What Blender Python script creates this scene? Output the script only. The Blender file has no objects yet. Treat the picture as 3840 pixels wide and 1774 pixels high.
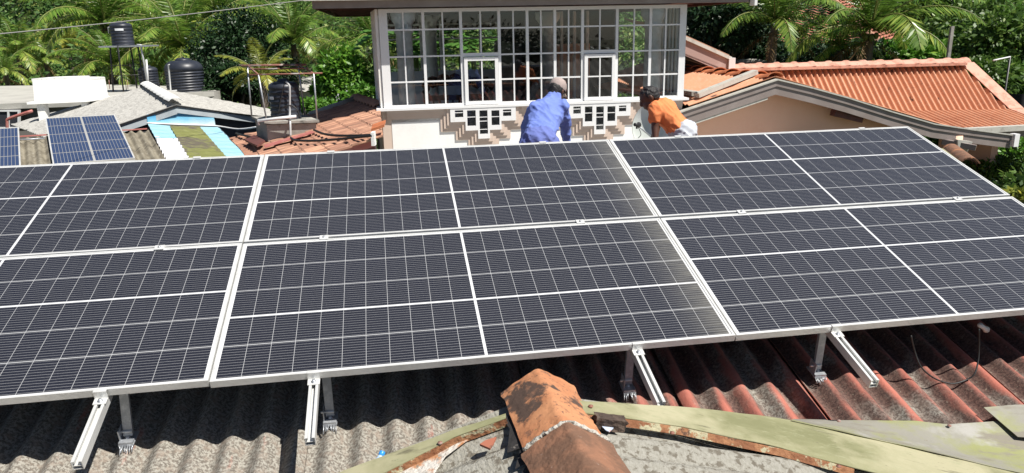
import bpy, bmesh, math, random
from mathutils import Vector as V, Matrix, noise
random.seed(7)
R = math.radians
scn = bpy.context.scene
COL = scn.collection
# ------------------------------------------------------------------ camera
CM = Matrix(((0.99979096, -0.02044582, 0.0), (-0.00542712, -0.26538364, 0.96412762), (-0.01971238, -0.96392608, -0.26543913)))
RR = Matrix(((0.985600802, -0.166258984, 0.030805985), (-0.062660817, -0.528346717, -0.846713274), (0.15704993, 0.832590954, -0.531156872)))
TT = V((-1.654922694, -0.55030689, 5.033985696))
F0 = 2814.31
cam = bpy.data.objects.new('camera', bpy.data.cameras.new('camera'))
COL.objects.link(cam)
right, down, fwd = CM.col[0], CM.col[1], CM.col[2]
m3 = Matrix((right, -down, -fwd)).transposed()
cam.matrix_world = m3.to_4x4()
cam.data.sensor_width = 36
cam.data.lens = 36 * F0 / 3840
cam.data.clip_start = .05
cam.data.clip_end = 1500
scn.camera = cam
# ------------------------------------------------------------------ light
SUN = V((.54, -.335, 1.0)).normalized()
w = bpy.data.worlds.new('World'); scn.world = w; w.use_nodes = True
nt = w.node_tree; bg = nt.nodes['Background']
sky = nt.nodes.new('ShaderNodeTexSky'); sky.sky_type = 'NISHITA'; sky.sun_disc = False
sky.sun_elevation = math.asin(SUN.z); sky.sun_rotation = math.atan2(SUN.x, SUN.y)
sky.air_density = .8; sky.dust_density = .4
nt.links.new(sky.outputs[0], bg.inputs[0]); bg.inputs[1].default_value = .05
sl = bpy.data.lights.new('sun', 'SUN'); sl.energy = 5; sl.angle = R(.5); sl.color = (1, .955, .88)
so = bpy.data.objects.new('sun', sl); COL.objects.link(so)
so.rotation_euler = SUN.to_track_quat('Z', 'Y').to_euler()
scn.view_settings.view_transform = 'Standard'; scn.view_settings.look = 'None'
scn.view_settings.exposure = .5; scn.view_settings.gamma = 1
scn.render.engine = 'CYCLES'
scn.cycles.max_bounces = 8; scn.cycles.diffuse_bounces = 2; scn.cycles.transparent_max_bounces = 16

# ------------------------------------------------------------------ projection helpers (x, y measured on a 2576 px wide print of the photograph)
def ray(x, y):
    v = CM @ V(((x * 1.4907 - 1920) / F0, (y * 1.4907 - 887) / F0, 1)); return v / v.y
def at(x, y, Y): return ray(x, y) * Y
class Pl:
    def __init__(s, a, b, c):
        s.o = a; s.n = (b - a).cross(c - a).normalized()
        if s.n.z < 0: s.n = -s.n
    def hit(s, x, y, lift=0):
        r = ray(x, y); o = s.o + s.n * lift
        return r * (s.n.dot(o) / s.n.dot(r))
    def z(s, X, Y, lift=0):
        o = s.o + s.n * lift
        return V((X, Y, o.z - (s.n.x * (X - o.x) + s.n.y * (Y - o.y)) / s.n.z))
def W(u, v, q=0): return CM @ (RR @ V((u, v, q)) + TT)
AU = (CM @ RR.col[0]).normalized(); AV = (CM @ RR.col[1]).normalized(); AN = (CM @ RR.col[2]).normalized()
if AN.z < 0: AN = -AN; 
AS = 1 if (CM @ RR.col[2]).z > 0 else -1

# ------------------------------------------------------------------ objects
ORG = {}
def setp(o, label=None, cat=None, group=None, kind=None):
    if label: o['label'] = label
    if cat: o['category'] = cat
    if group: o['group'] = group
    if kind: o['kind'] = kind
    return o
def thing(name, label, cat, loc=(0, 0, 0), group=None):
    o = bpy.data.objects.new(name, None); COL.objects.link(o); o.location = loc
    o.empty_display_size = .2
    ORG[o.name] = V(loc)
    return setp(o, label, cat, group)
class MB:
    def __init__(s): s.v = []; s.f = []; s.uv = []; s.sm = []
    def quad(s, a, b, c, d, uv=None, smooth=False):
        n = len(s.v); s.v += [V(a), V(b), V(c), V(d)]; s.f.append((n, n+1, n+2, n+3)); s.uv.append(uv); s.sm.append(smooth)
    def tri(s, a, b, c):
        n = len(s.v); s.v += [V(a), V(b), V(c)]; s.f.append((n, n+1, n+2)); s.uv.append(None); s.sm.append(False)
    def raw(s, vs, fs, smooth=False, uvs=None):
        n = len(s.v); s.v += [V(p) for p in vs]
        for i, f in enumerate(fs):
            s.f.append(tuple(n + k for k in f)); s.uv.append(uvs[i] if uvs else None); s.sm.append(smooth)
    def box(s, c, hx, hy, hz, ax=None):
        c = V(c); ax = ax or (V((1, 0, 0)), V((0, 1, 0)), V((0, 0, 1)))
        a, b, d = ax[0] * hx, ax[1] * hy, ax[2] * hz
        vs = [c + a*i + b*j + d*k for k in (-1, 1) for j in (-1, 1) for i in (-1, 1)]
        s.raw(vs, [(0, 2, 3, 1), (4, 5, 7, 6), (0, 1, 5, 4), (2, 6, 7, 3), (0, 4, 6, 2), (1, 3, 7, 5)])
    def beam(s, p, q, w, h, up=V((0, 0, 1))):
        p, q = V(p), V(q); d = (q - p); L = d.length; d.normalize()
        x = d.cross(up).normalized(); z = x.cross(d).normalized()
        s.box((p + q) / 2, w / 2, L / 2, h / 2, (x, d, z))
    def tube(s, pts, r, seg=8, cap=True, r2=None):
        pts = [V(p) for p in pts]; n = len(pts); rings = []
        prev = None
        for i, p in enumerate(pts):
            t = (pts[min(i+1, n-1)] - pts[max(i-1, 0)]).normalized()
            x = (prev - t * prev.dot(t)) if prev else t.orthogonal()
            x.normalize(); prev = x; y = t.cross(x)
            rr = r if r2 is None else r + (r2 - r) * i / (n - 1)
            if isinstance(r, (list, tuple)): rr = r[i]
            rings.append([p + (x * math.cos(2*math.pi*k/seg) + y * math.sin(2*math.pi*k/seg)) * rr for k in range(seg)])
        vs = [v for g in rings for v in g]; fs = []
        for i in range(n - 1):
            for k in range(seg): fs.append((i*seg+k, i*seg+(k+1) % seg, (i+1)*seg+(k+1) % seg, (i+1)*seg+k))
        if cap: fs.append(tuple(range(seg))[::-1]); fs.append(tuple((n-1)*seg+k for k in range(seg)))
        s.raw(vs, fs, True)
    def lathe(s, c, prof, seg=32, ax=None):
        c = V(c); X, Y, Z = ax or (V((1, 0, 0)), V((0, 1, 0)), V((0, 0, 1)))
        vs = [c + (X*math.cos(2*math.pi*k/seg) + Y*math.sin(2*math.pi*k/seg))*r + Z*z for r, z in prof for k in range(seg)]
        fs = [(i*seg+k, i*seg+(k+1) % seg, (i+1)*seg+(k+1) % seg, (i+1)*seg+k) for i in range(len(prof)-1) for k in range(seg)]
        s.raw(vs, fs, True)
    def prism(s, pts, t):
        pts = [V(p) for p in pts]; n = len(pts); t = V(t)
        s.raw(pts + [p + t for p in pts], [tuple(range(n))[::-1], tuple(range(n, 2*n))] + [(i, (i+1) % n, n+(i+1) % n, n+i) for i in range(n)])
    def surf(s, fn, nu, nv, thick=0, uvf=None, smooth=True):
        """fn(a,b)-> (point, normal); a,b in 0..1"""
        P = [[fn(i/nu, j/nv) for i in range(nu+1)] for j in range(nv+1)]
        idx = lambda j, i: j*(nu+1)+i
        vs = [p[0] for row in P for p in row]; fs = []; uvs = []
        for j in range(nv):
            for i in range(nu):
                fs.append((idx(j, i), idx(j, i+1), idx(j+1, i+1), idx(j+1, i)))
                if uvf: uvs.append([uvf(i/nu, j/nv), uvf((i+1)/nu, j/nv), uvf((i+1)/nu, (j+1)/nv), uvf(i/nu, (j+1)/nv)])
        s.raw(vs, fs, smooth, uvs if uvf else None)
        if thick:
            lo = [p[0] - p[1]*thick for row in P for p in row]
            s.raw(lo, [f[::-1] for f in fs], smooth, [u[::-1] for u in uvs] if uvf else None)
            b = [(0, i) for i in range(nu+1)] + [(j, nu) for j in range(1, nv+1)] + [(nv, i) for i in range(nu-1, -1, -1)] + [(j, 0) for j in range(nv-1, 0, -1)]
            for k in range(len(b)):
                p, q = b[k], b[(k+1) % len(b)]
                a1, a2 = vs[idx(*p)], vs[idx(*q)]; b1, b2 = lo[idx(*p)], lo[idx(*q)]
                u = None
                if uvf:
                    up, uq = uvf(p[1]/nu, p[0]/nv), uvf(q[1]/nu, q[0]/nv); u = (uq, up, up, uq)
                s.quad(a2, a1, b1, b2, u)
    def build(s, name, mat, parent=None, loc=None):
        if parent is not None:
            org = ORG[parent.name]
        else:
            org = V(loc) if loc is not None else V((sum(p.x for p in s.v)/len(s.v), sum(p.y for p in s.v)/len(s.v), min(p.z for p in s.v)))
        me = bpy.data.meshes.new(name)
        me.from_pydata([tuple(p - org) for p in s.v], [], s.f)
        if any(u is not None for u in s.uv):
            uvl = me.uv_layers.new(name='UVMap'); k = 0
            for f, u in zip(me.polygons, s.uv):
                for j in range(f.loop_total):
                    uvl.data[f.loop_start + j].uv = u[j] if u else (0, 0)
        me.polygons.foreach_set('use_smooth', s.sm)
        me.materials.append(mat)
        o = bpy.data.objects.new(name, me); COL.objects.link(o)
        if parent is not None: o.parent = parent
        else: o.location = org
        ORG[o.name] = org
        return o
def corr(mb, A, B, C, D, pitch, amp, eu, nrm, ns, nt_, thick=.006, phase=0, lift=None, jag=0):
    """corrugated quad A-B (near edge, left to right), D-C (far edge); waves run across eu"""
    eu = eu.normalized(); ev = nrm.cross(eu).normalized()
    def P(a, b):
        p = (A*(1-a)+B*a)*(1-b) + (D*(1-a)+C*a)*b
        h = amp * math.cos(2*math.pi*(p.dot(eu) - phase)/pitch)
        if lift: h += lift(a, b)
        return (p + nrm*h, nrm)
    def U(a, b):
        p = (A*(1-a)+B*a)*(1-b) + (D*(1-a)+C*a)*b
        return (p.dot(eu) - phase, p.dot(ev))
    mb.surf(P, ns, nt_, thick, U)

# ------------------------------------------------------------------ materials
def mat(name, base, rough=.6, layers=(), bump=0, bscale=40, metal=0, spec=.5, coord='Object', trans=0, bdetail=6, coat=0, stretch=(1, 1, 1)):
    m = bpy.data.materials.new(name); m.use_nodes = True; t = m.node_tree; N = t.nodes; L = t.links
    p = N['Principled BSDF']; p.inputs['Roughness'].default_value = rough; p.inputs['Metallic'].default_value = metal
    p.inputs['Specular IOR Level'].default_value = spec; p.inputs['Coat Weight'].default_value = coat
    tc = N.new('ShaderNodeTexCoord'); src = tc.outputs[coord]
    col = None
    rgb = N.new('ShaderNodeRGB'); rgb.outputs[0].default_value = (*base, 1); col = rgb.outputs[0]
    for i, (c, sc, lo, hi, st) in enumerate(layers):
        mp = N.new('ShaderNodeMapping'); mp.inputs['Scale'].default_value = st; mp.inputs['Location'].default_value = (i*3.7, i*1.3, i*2.1)
        L.new(src, mp.inputs[0])
        nz = N.new('ShaderNodeTexNoise'); nz.inputs['Scale'].default_value = sc; nz.inputs['Detail'].default_value = 8; nz.inputs['Roughness'].default_value = .62
        L.new(mp.outputs[0], nz.inputs[0])
        mr = N.new('ShaderNodeMapRange'); mr.inputs[1].default_value = lo; mr.inputs[2].default_value = hi; mr.clamp = True
        L.new(nz.outputs[0], mr.inputs[0])
        mx = N.new('ShaderNodeMix'); mx.data_type = 'RGBA'; L.new(mr.outputs[0], mx.inputs[0]); L.new(col, mx.inputs[6]); mx.inputs[7].default_value = (*c, 1)
        col = mx.outputs[2]
    L.new(col, p.inputs['Base Color'])
    if bump:
        mp = N.new('ShaderNodeMapping'); mp.inputs['Scale'].default_value = stretch; L.new(src, mp.inputs[0])
        nz = N.new('ShaderNodeTexNoise'); nz.inputs['Scale'].default_value = bscale; nz.inputs['Detail'].default_value = bdetail; L.new(mp.outputs[0], nz.inputs[0])
        b = N.new('ShaderNodeBump'); b.inputs['Strength'].default_value = min(1, bump); b.inputs['Distance'].default_value = .01 * max(1, bump)
        L.new(nz.outputs[0], b.inputs['Height']); L.new(b.outputs[0], p.inputs['Normal'])
    m['_col'] = 0
    m_out[name] = (t, p, col)
    if trans:
        out = N['Material Output']; tr = N.new('ShaderNodeBsdfTranslucent'); L.new(col, tr.inputs[0])
        ms = N.new('ShaderNodeMixShader'); ms.inputs[0].default_value = trans
        L.new(p.outputs[0], ms.inputs[1]); L.new(tr.outputs[0], ms.inputs[2]); L.new(ms.outputs[0], out.inputs[0])
    return m
m_out = {}
def leafmat(name, c1, c2, c3, rough=.45, trans=.3, spec=.5):
    m = bpy.data.materials.new(name); m.use_nodes = True; t = m.node_tree; N = t.nodes; L = t.links
    p = N['Principled BSDF']; p.inputs['Roughness'].default_value = rough; p.inputs['Specular IOR Level'].default_value = spec
    g = N.new('ShaderNodeAttribute'); g.attribute_name = 'tint'
    cr = N.new('ShaderNodeValToRGB'); cr.color_ramp.elements[0].color = (*c1, 1); cr.color_ramp.elements[1].color = (*c3, 1)
    e = cr.color_ramp.elements.new(.55); e.color = (*c2, 1)
    L.new(g.outputs['Fac'], cr.inputs[0]); L.new(cr.outputs[0], p.inputs['Base Color'])
    tr = N.new('ShaderNodeBsdfTranslucent'); L.new(cr.outputs[0], tr.inputs[0])
    ms = N.new('ShaderNodeMixShader'); ms.inputs[0].default_value = trans
    L.new(p.outputs[0], ms.inputs[1]); L.new(tr.outputs[0], ms.inputs[2]); L.new(ms.outputs[0], N['Material Output'].inputs[0])
    return m
def mnode(N, L, op, a, b=None, c=None):
    n = N.new('ShaderNodeMath'); n.operation = op
    for i, x in enumerate((a, b, c)):
        if x is None: continue
        if isinstance(x, (int, float)): n.inputs[i].default_value = x
        else: L.new(x, n.inputs[i])
    return n.outputs[0]
one = (1, 1, 1)
M = {}
M['alu'] = mat('aluminium', (.78, .78, .76), .38, [((.6, .6, .58), 6, .45, .75, (1, 1, 1)), ((.42, .40, .36), 14, .66, .8, one)], metal=.35, bump=.12, bscale=60)
M['alu_dull'] = mat('galvanised_steel', (.42, .44, .47), .45, [((.62, .64, .66), 30, .5, .7, one)], metal=.6, bump=.2, bscale=80)
M['white'] = mat('white_wall_paint', (.90, .90, .88), .7, [((.84, .83, .81), 3, .5, .8, one)], bump=.15, bscale=30)
M['mould_shade'] = mat('moulding_shade_tan', (.62, .50, .42), .65, [((.54, .43, .36), 5, .5, .8, one)], bump=.1)  # tan paints the shade of white mouldings into their colour
M['frame'] = mat('white_window_paint', (.82, .82, .82), .4, [((.68, .67, .64), 9, .6, .8, one)])
M['grey_fascia'] = mat('grey_brown_fascia_paint', (.235, .195, .18), .5, [((.29, .25, .235), 4, .4, .7, (1, 1, 1)), ((.2, .17, .15), 12, .66, .8, one)], bump=.08)
M['grey_fascia_top'] = mat('pale_gutter_edge', (.50, .49, .44), .55, [((.36, .34, .3), 10, .5, .7, one)])
M['soffit'] = mat('maroon_soffit_boards', (.16, .055, .045), .6, [((.10, .04, .035), 3, .4, .6, (1, 12, 1))])
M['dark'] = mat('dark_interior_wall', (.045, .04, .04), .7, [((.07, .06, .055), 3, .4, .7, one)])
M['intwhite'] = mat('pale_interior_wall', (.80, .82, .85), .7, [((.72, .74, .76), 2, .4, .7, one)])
M['cream'] = mat('cream_column_paint', (.88, .87, .83), .6, [((.66, .64, .58), 4, .5, .7, one)])
M['wood'] = mat('dark_varnished_wood', (.07, .028, .018), .35, [((.035, .015, .01), 8, .4, .7, (1, 1, 6))])
M['orange_wall'] = mat('salmon_wall_paint', (.93, .56, .40), .75, [((.86, .49, .34), 1.3, .45, .75, one), ((.92, .57, .41), 20, .5, .7, one)], bump=.15, bscale=60)
M['orange_roof'] = mat('terracotta_painted_sheet', (.62, .29, .165), .7, [((.53, .225, .125), 1.2, .45, .7, one), ((.62, .37, .25), 18, .5, .75, (1, 1, 1)), ((.055, .035, .03), 2.6, .635, .69, (2.5, .8, 1))], bump=.2, bscale=60, coord='UV')
M['orange_tile'] = mat('orange_clay_ridge', (.52, .17, .07), .6, [((.35, .12, .06), 6, .5, .7, one)], bump=.3, bscale=30)
M['pink_tile'] = mat('pink_mortared_ridge', (.64, .34, .25), .75, [((.5, .22, .15), 5, .48, .6, one), ((.2, .11, .09), 11, .63, .7, one)], bump=.4, bscale=30)
M['clay'] = mat('weathered_clay_roof', (.33, .165, .11), .85, [((.56, .31, .20), 3.2, .47, .56, (6, .4, 1)), ((.24, .13, .09), 4, .50, .60, (8, .5, 1)), ((.17, .11, .085), 9, .62, .70, (5, .8, 1))], bump=.5, bscale=20, coord='UV', stretch=(4, .5, 1))
M['concrete'] = mat('weathered_concrete', (.40, .385, .35), .9, [((.26, .25, .22), 2, .45, .65, one), ((.13, .125, .11), 5, .58, .7, one)], bump=.4, bscale=20)
M['concrete_pale'] = mat('sunbleached_concrete', (.44, .43, .39), .9, [((.34, .33, .30), 1.2, .45, .7, one), ((.30, .28, .25), 4, .58, .75, (1, 3, 1))], bump=.3, bscale=20)
M['greywall'] = mat('grey_brown_render', (.16, .15, .14), .85, [((.21, .2, .19), 2, .45, .65, one)])
M['asb_pale'] = mat('pale_asbestos_sheet', (.42, .41, .38), .9, [((.30, .29, .27), 9, .45, .6, one), ((.54, .53, .49), 30, .52, .65, one)], bump=.6, bscale=35, coord='UV')
M['asb_old'] = mat('old_asbestos_sheet', (.25, .225, .17), .9, [((.15, .13, .095), 7, .42, .6, (1, .5, 1)), ((.38, .36, .30), 18, .58, .7, one)], bump=.8, bscale=25, coord='UV')
M['whiteridge'] = mat('whitewashed_ridge', (.80, .80, .78), .7, [((.55, .55, .52), 14, .5, .7, one)], bump=.3)
M['palepaint'] = mat('pale_grey_blue_paint', (.47, .52, .55), .6, [((.36, .4, .43), 3, .45, .7, one)])
M['bluesheet'] = mat('pale_blue_sheet', (.26, .50, .60), .5, [((.32, .52, .58), 3, .4, .6, (1, 5, 1)), ((.5, .6, .62), 12, .66, .78, one)], bump=.1)
M['whitesheet'] = mat('white_corrugated_sheet', (.80, .80, .82), .5, [((.6, .6, .62), 4, .55, .7, one)])
M['moss'] = mat('mossy_translucent_sheet', (.17, .18, .055), .6, [((.11, .095, .07), 1.2, .48, .54, one), ((.25, .26, .10), 6, .5, .7, (1, 4, 1))], bump=.1)
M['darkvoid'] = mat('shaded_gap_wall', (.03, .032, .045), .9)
M['redbar'] = mat('faded_red_steel', (.42, .14, .12), .6, [((.5, .25, .22), 8, .5, .7, one)])
M['rust'] = mat('rusty_steel', (.24, .10, .07), .7, [((.36, .33, .31), 8, .5, .65, one)], bump=.3)
M['pipe'] = mat('grey_pvc_pipe', (.52, .53, .53), .45)
M['whitepipe'] = mat('white_pvc_pipe', (.75, .76, .76), .4)
M['blackpipe'] = mat('black_hose', (.02, .02, .02), .5)
M['tank'] = mat('black_polyethylene', (.022, .026, .038), .42, [((.045, .05, .065), 3, .45, .7, one), ((.07, .07, .07), 12, .6, .75, one)])
M['sticker_w'] = mat('white_sticker', (.75, .77, .8), .4)
M['sticker_b'] = mat('blue_sticker', (.05, .25, .6), .4, [((.5, .65, .85), 9, .5, .6, one)])
M['bark'] = mat('grey_bark', (.17, .14, .11), .9, [((.09, .07, .055), 6, .45, .6, (1, 1, .3))], bump=.8, bscale=15)
M['ground'] = mat('soil_and_grass', (.07, .075, .035), .95, [((.12, .09, .06), .4, .5, .6, one), ((.04, .07, .02), 1.5, .5, .6, one)], bump=.6, bscale=3)
M['hillsoil'] = mat('hill_soil', (.012, .026, .008), .95, [((.05, .06, .02), .3, .45, .6, one)])
M['skin'] = mat('dark_brown_skin', (.085, .038, .024), .45, [((.11, .05, .032), 12, .45, .7, one)], bump=.05)
M['shirt_b'] = mat('blue_cotton', (.16, .23, .60), .85, [((.13, .19, .52), 8, .45, .65, one)], bump=.5, bscale=11, bdetail=2)
M['shirt_o'] = mat('orange_cotton', (.80, .245, .085), .85, [((.70, .20, .07), 8, .45, .65, one)], bump=.5, bscale=11, bdetail=2)
M['trousers'] = mat('grey_cotton', (.50, .53, .58), .85, [((.38, .41, .47), 9, .45, .65, one)], bump=.4, bscale=14, bdetail=2)
M['jeans'] = mat('blue_work_trousers', (.13, .17, .45), .85, [((.10, .13, .36), 9, .45, .65, one)], bump=.4, bscale=14, bdetail=2)
M['hair'] = mat('black_curly_hair', (.012, .011, .012), .6, bump=1, bscale=60)
M['cap'] = mat('faded_mauve_brown_cap', (.38, .31, .29), .9, [((.29, .235, .22), 14, .45, .65, one)], bump=.4, bscale=90)
M['cap_b'] = mat('tan_cap_brim', (.62, .50, .38), .85)
M['dish'] = mat('grey_white_dish_paint', (.56, .60, .56), .5, [((.66, .68, .66), 4, .45, .6, one)])
M['black'] = mat('black_plastic', (.02, .02, .022), .45)
M['net'] = mat('black_shade_net', (.014, .014, .018), .9, [((.03, .03, .035), 2, .5, .7, (1, 1, 4))])
M['bluecap'] = mat('bright_blue_plastic', (.03, .28, .75), .35)
M['clearblue'] = mat('pale_blue_bottle_plastic', (.42, .60, .85), .2)
M['tile_far'] = mat('red_clay_tiles', (.52, .20, .13), .8, [((.32, .13, .09), 3, .45, .6, one), ((.10, .07, .06), 6, .56, .68, one)], coord='UV')
M['greenhouse'] = mat('pale_far_wall', (.70, .72, .72), .8)
M['redpalm'] = mat('red_crownshaft', (.55, .05, .02), .5)
# foreground asbestos with red paint left on it: UV = (across, along) in metres
def asbestos_red(name, grey_bias):
    m = bpy.data.materials.new(name); m.use_nodes = True; t = m.node_tree; N = t.nodes; L = t.links; p = N['Principled BSDF']
    p.inputs['Roughness'].default_value = .92; p.inputs['Specular IOR Level'].default_value = .25
    uv = N.new('ShaderNodeTexCoord').outputs['UV']; sp = N.new('ShaderNodeSeparateXYZ'); L.new(uv, sp.inputs[0])
    def nz(scale, st, det=8, ro=.6, loc=0):
        mp = N.new('ShaderNodeMapping'); mp.inputs['Scale'].default_value = st; mp.inputs['Location'].default_value = (loc, loc*.7, 0); L.new(uv, mp.inputs[0])
        n = N.new('ShaderNodeTexNoise'); n.inputs['Scale'].default_value = scale; n.inputs['Detail'].default_value = det; n.inputs['Roughness'].default_value = ro
        L.new(mp.outputs[0], n.inputs[0]); return n.outputs[0]
    def ramp(x, lo, hi):
        r = N.new('ShaderNodeMapRange'); r.inputs[1].default_value = lo; r.inputs[2].default_value = hi; L.new(x, r.inputs[0]); return r.outputs[0]
    def mix(f, a, b):
        x = N.new('ShaderNodeMix'); x.data_type = 'RGBA'
        if isinstance(f, float): x.inputs[0].default_value = f
        else: L.new(f, x.inputs[0])
        for k, c in ((6, a), (7, b)):
            if isinstance(c, tuple): x.inputs[k].default_value = (*c, 1)
            else: L.new(c, x.inputs[k])
        return x.outputs[2]
    # lichen speckle: mottled grey-beige
    sp1 = ramp(nz(80, (1, .8, 1), 4, .75), .46, .54)
    sp2 = ramp(nz(24, (1, .8, 1), 6, .7, 3), .5, .62)
    lichen = mix(sp1, (.345, .33, .29), (.15, .132, .112)); lichen = mix(mnode(N, L, 'MULTIPLY', sp2, .7), lichen, (.27, .22, .18))
    brown = mix(sp1, (.155, .095, .078), (.085, .052, .045)); brown = mix(ramp(nz(60, one, 4, .7, 5), .6, .72), brown, (.34, .30, .23))
    red = mix(ramp(nz(9, (1, .3, 1), 8, .6, 8), .4, .7), (.50, .165, .12), (.33, .11, .085))
    x = sp.outputs[0]
    crest = mnode(N, L, 'COSINE', mnode(N, L, 'MULTIPLY', mnode(N, L, 'ADD', x, -.012), 2*math.pi/.148))
    # how red: crests keep paint, more of it to the right
    side = ramp(mnode(N, L, 'ADD', x, mnode(N, L, 'MULTIPLY', nz(1.2, one, 3), .6)), .1 if grey_bias else -9, 1.2 if grey_bias else -8)
    redness = mnode(N, L, 'ADD', mnode(N, L, 'MULTIPLY', crest, .11), nz(5.5, (1.2, .34, 1), 7, .62, 2))
    redm_r = mnode(N, L, 'MULTIPLY', ramp(redness, .50, .66), .85)
    redm_l = mnode(N, L, 'MULTIPLY', ramp(redness, .70, .78), .6)
    redm = mnode(N, L, 'ADD', mnode(N, L, 'MULTIPLY', redm_r, side), mnode(N, L, 'MULTIPLY', redm_l, mnode(N, L, 'SUBTRACT', 1, side)))
    base = mix(side, lichen, brown)
    base = mix(mnode(N, L, 'MULTIPLY', ramp(nz(3, (1, .5, 1), 6, .6, 11), .5, .62), side), base, lichen)
    c = mix(redm, base, red)
    # chipped pale nicks
    c = mix(ramp(nz(16, (1, .7, 1), 6, .7, 21), .74, .76), c, (.75, .73, .7))
    L.new(c, p.inputs['Base Color'])
    b = N.new('ShaderNodeBump'); b.inputs['Strength'].default_value = .7; b.inputs['Distance'].default_value = .006
    L.new(nz(70, one, 6, .7), b.inputs['Height']); L.new(b.outputs[0], p.inputs['Normal'])
    return m
M['asb_red'] = asbestos_red('lichen_covered_red_asbestos', True)
M['asb_near'] = mat('weathered_near_asbestos', (.27, .26, .225), .95, [((.31, .30, .265), 70, .46, .55, one), ((.15, .135, .11), 40, .52, .58, (1, .6, 1)), ((.16, .14, .115), 5, .56, .7, (1, .3, 1))], spec=.1, bump=.8, bscale=90, coord='UV')
M['asb_near_or'] = mat('weathered_orange_asbestos', (.52, .25, .12), .9, [((.36, .19, .10), 9, .45, .6, (.6, 1, 1)), ((.58, .55, .50), 7, .50, .56, one), ((.33, .29, .24), 40, .55, .62, one)], bump=1, bscale=60)
M['ridge_clay'] = mat('lichened_clay_ridge', (.43, .175, .08), .8, [((.50, .23, .11), 6, .4, .6, one), ((.085, .052, .038), 5.5, .50, .535, one), ((.15, .13, .05), 14, .66, .69, one), ((.20, .10, .06), 22, .58, .66, one), ((.12, .07, .05), 60, .60, .68, one)], bump=.45, bscale=45)
M['ridge_clay2'] = mat('dirty_clay_ridge', (.17, .09, .055), .85, [((.27, .13, .075), 10, .45, .6, one), ((.46, .19, .08), 6, .57, .62, one), ((.3, .22, .18), 40, .64, .7, one)], bump=.6, bscale=50)
M['mortar'] = mat('lime_mortar', (.50, .48, .43), .95, [((.22, .2, .17), 40, .5, .58, one)], bump=2, bscale=70)
M['flash'] = mat('algae_stained_flashing', (.27, .265, .145), .6, [((.20, .20, .10), 3.0, .45, .6, (.6, 1.6, 1)), ((.40, .375, .24), 1.6, .47, .60, one), ((.15, .14, .085), 9, .60, .7, (.4, 2, 1)), ((.33, .33, .2), 30, .55, .7, (.5, 2, 1)), ((.10, .085, .05), 45, .66, .72, (.5, 2, 1))], bump=.12, bscale=25)
M['flash2'] = mat('moss_stained_old_flashing', (.27, .26, .22), .75, [((.27, .28, .12), 3.2, .46, .60, one), ((.36, .35, .32), 2.6, .56, .66, one), ((.22, .20, .16), 6, .55, .64, (.5, 1.5, 1)), ((.17, .12, .08), 18, .68, .72, one)], bump=.25, bscale=30)
M['rustwood'] = mat('rotten_orange_batten', (.22, .09, .04), .85, [((.32, .15, .07), 14, .45, .55, (1, 1, 1)), ((.40, .37, .24), 17, .54, .58, one), ((.10, .05, .03), 20, .6, .66, one)], bump=.8, bscale=60)
M['brick'] = mat('dark_lump_of_mortar', (.065, .045, .035), .95, [((.12, .085, .065), 18, .5, .62, one)], bump=2.5, bscale=30)
M['gap_black'] = mat('gap_shade_black', (.02, .018, .018), .9, [((.2, .18, .16), 15, .66, .7, one)], bump=1.5, bscale=25)  # near-black painting the shade in the gap beside the ridge tiles
M['mirror'] = mat('pale_blue_shard', (.5, .58, .72), .3, [((.6, .4, .35), 20, .55, .6, one)])
M['shard'] = mat('red_clay_shard', (.42, .15, .09), .8, [((.2, .1, .07), 14, .55, .62, one)])
def glassmat(name, refl, tint):
    m = bpy.data.materials.new(name); m.use_nodes = True; t = m.node_tree; N = t.nodes; L = t.links
    N.remove(N['Principled BSDF']); tr = N.new('ShaderNodeBsdfTransparent'); tr.inputs[0].default_value = (*tint, 1)
    g = N.new('ShaderNodeBsdfGlossy'); g.inputs['Roughness'].default_value = .004; g.inputs[0].default_value = (.92, .96, 1, 1)
    f = N.new('ShaderNodeFresnel'); f.inputs[0].default_value = 1.5
    a = mnode(N, L, 'MINIMUM', mnode(N, L, 'ADD', mnode(N, L, 'MULTIPLY', f.outputs[0], 1.1), refl), 1.0)
    ms = N.new('ShaderNodeMixShader'); L.new(a, ms.inputs[0]); L.new(tr.outputs[0], ms.inputs[1]); L.new(g.outputs[0], ms.inputs[2])
    L.new(ms.outputs[0], N['Material Output'].inputs[0]); return m
M['glass'] = glassmat('window_glass', .008, (.95, .965, .97))
M['frond'] = leafmat('palm_leaflets', (.036, .095, .014), (.15, .27, .04), (.54, .54, .12), .34, .35, .5)
M['frond_y'] = leafmat('yellowing_palm_leaflets', (.13, .19, .03), (.27, .31, .05), (.55, .44, .06), .35, .3, .6)
M['frond_dead'] = leafmat('dry_brown_leaflets', (.10, .06, .03), (.20, .13, .06), (.32, .24, .12), .7, .2, .2)
M['leaf_dark'] = leafmat('dark_glossy_leaves', (.008, .026, .008), (.018, .048, .014), (.06, .11, .04), .45, .12, .4)
M['leaf_mid'] = leafmat('mid_green_leaves', (.035, .085, .014), (.10, .19, .032), (.26, .36, .08), .45, .35)
M['leaf_bright'] = leafmat('bright_green_leaves', (.05, .14, .015), (.11, .27, .03), (.26, .42, .05), .42, .35)
M['forest'] = leafmat('hillside_leaves', (.028, .08, .02), (.11, .21, .05), (.36, .40, .12), .6, .3, .3)
M['banana'] = leafmat('banana_leaves', (.06, .16, .03), (.12, .28, .05), (.25, .42, .1), .4, .35)

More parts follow.
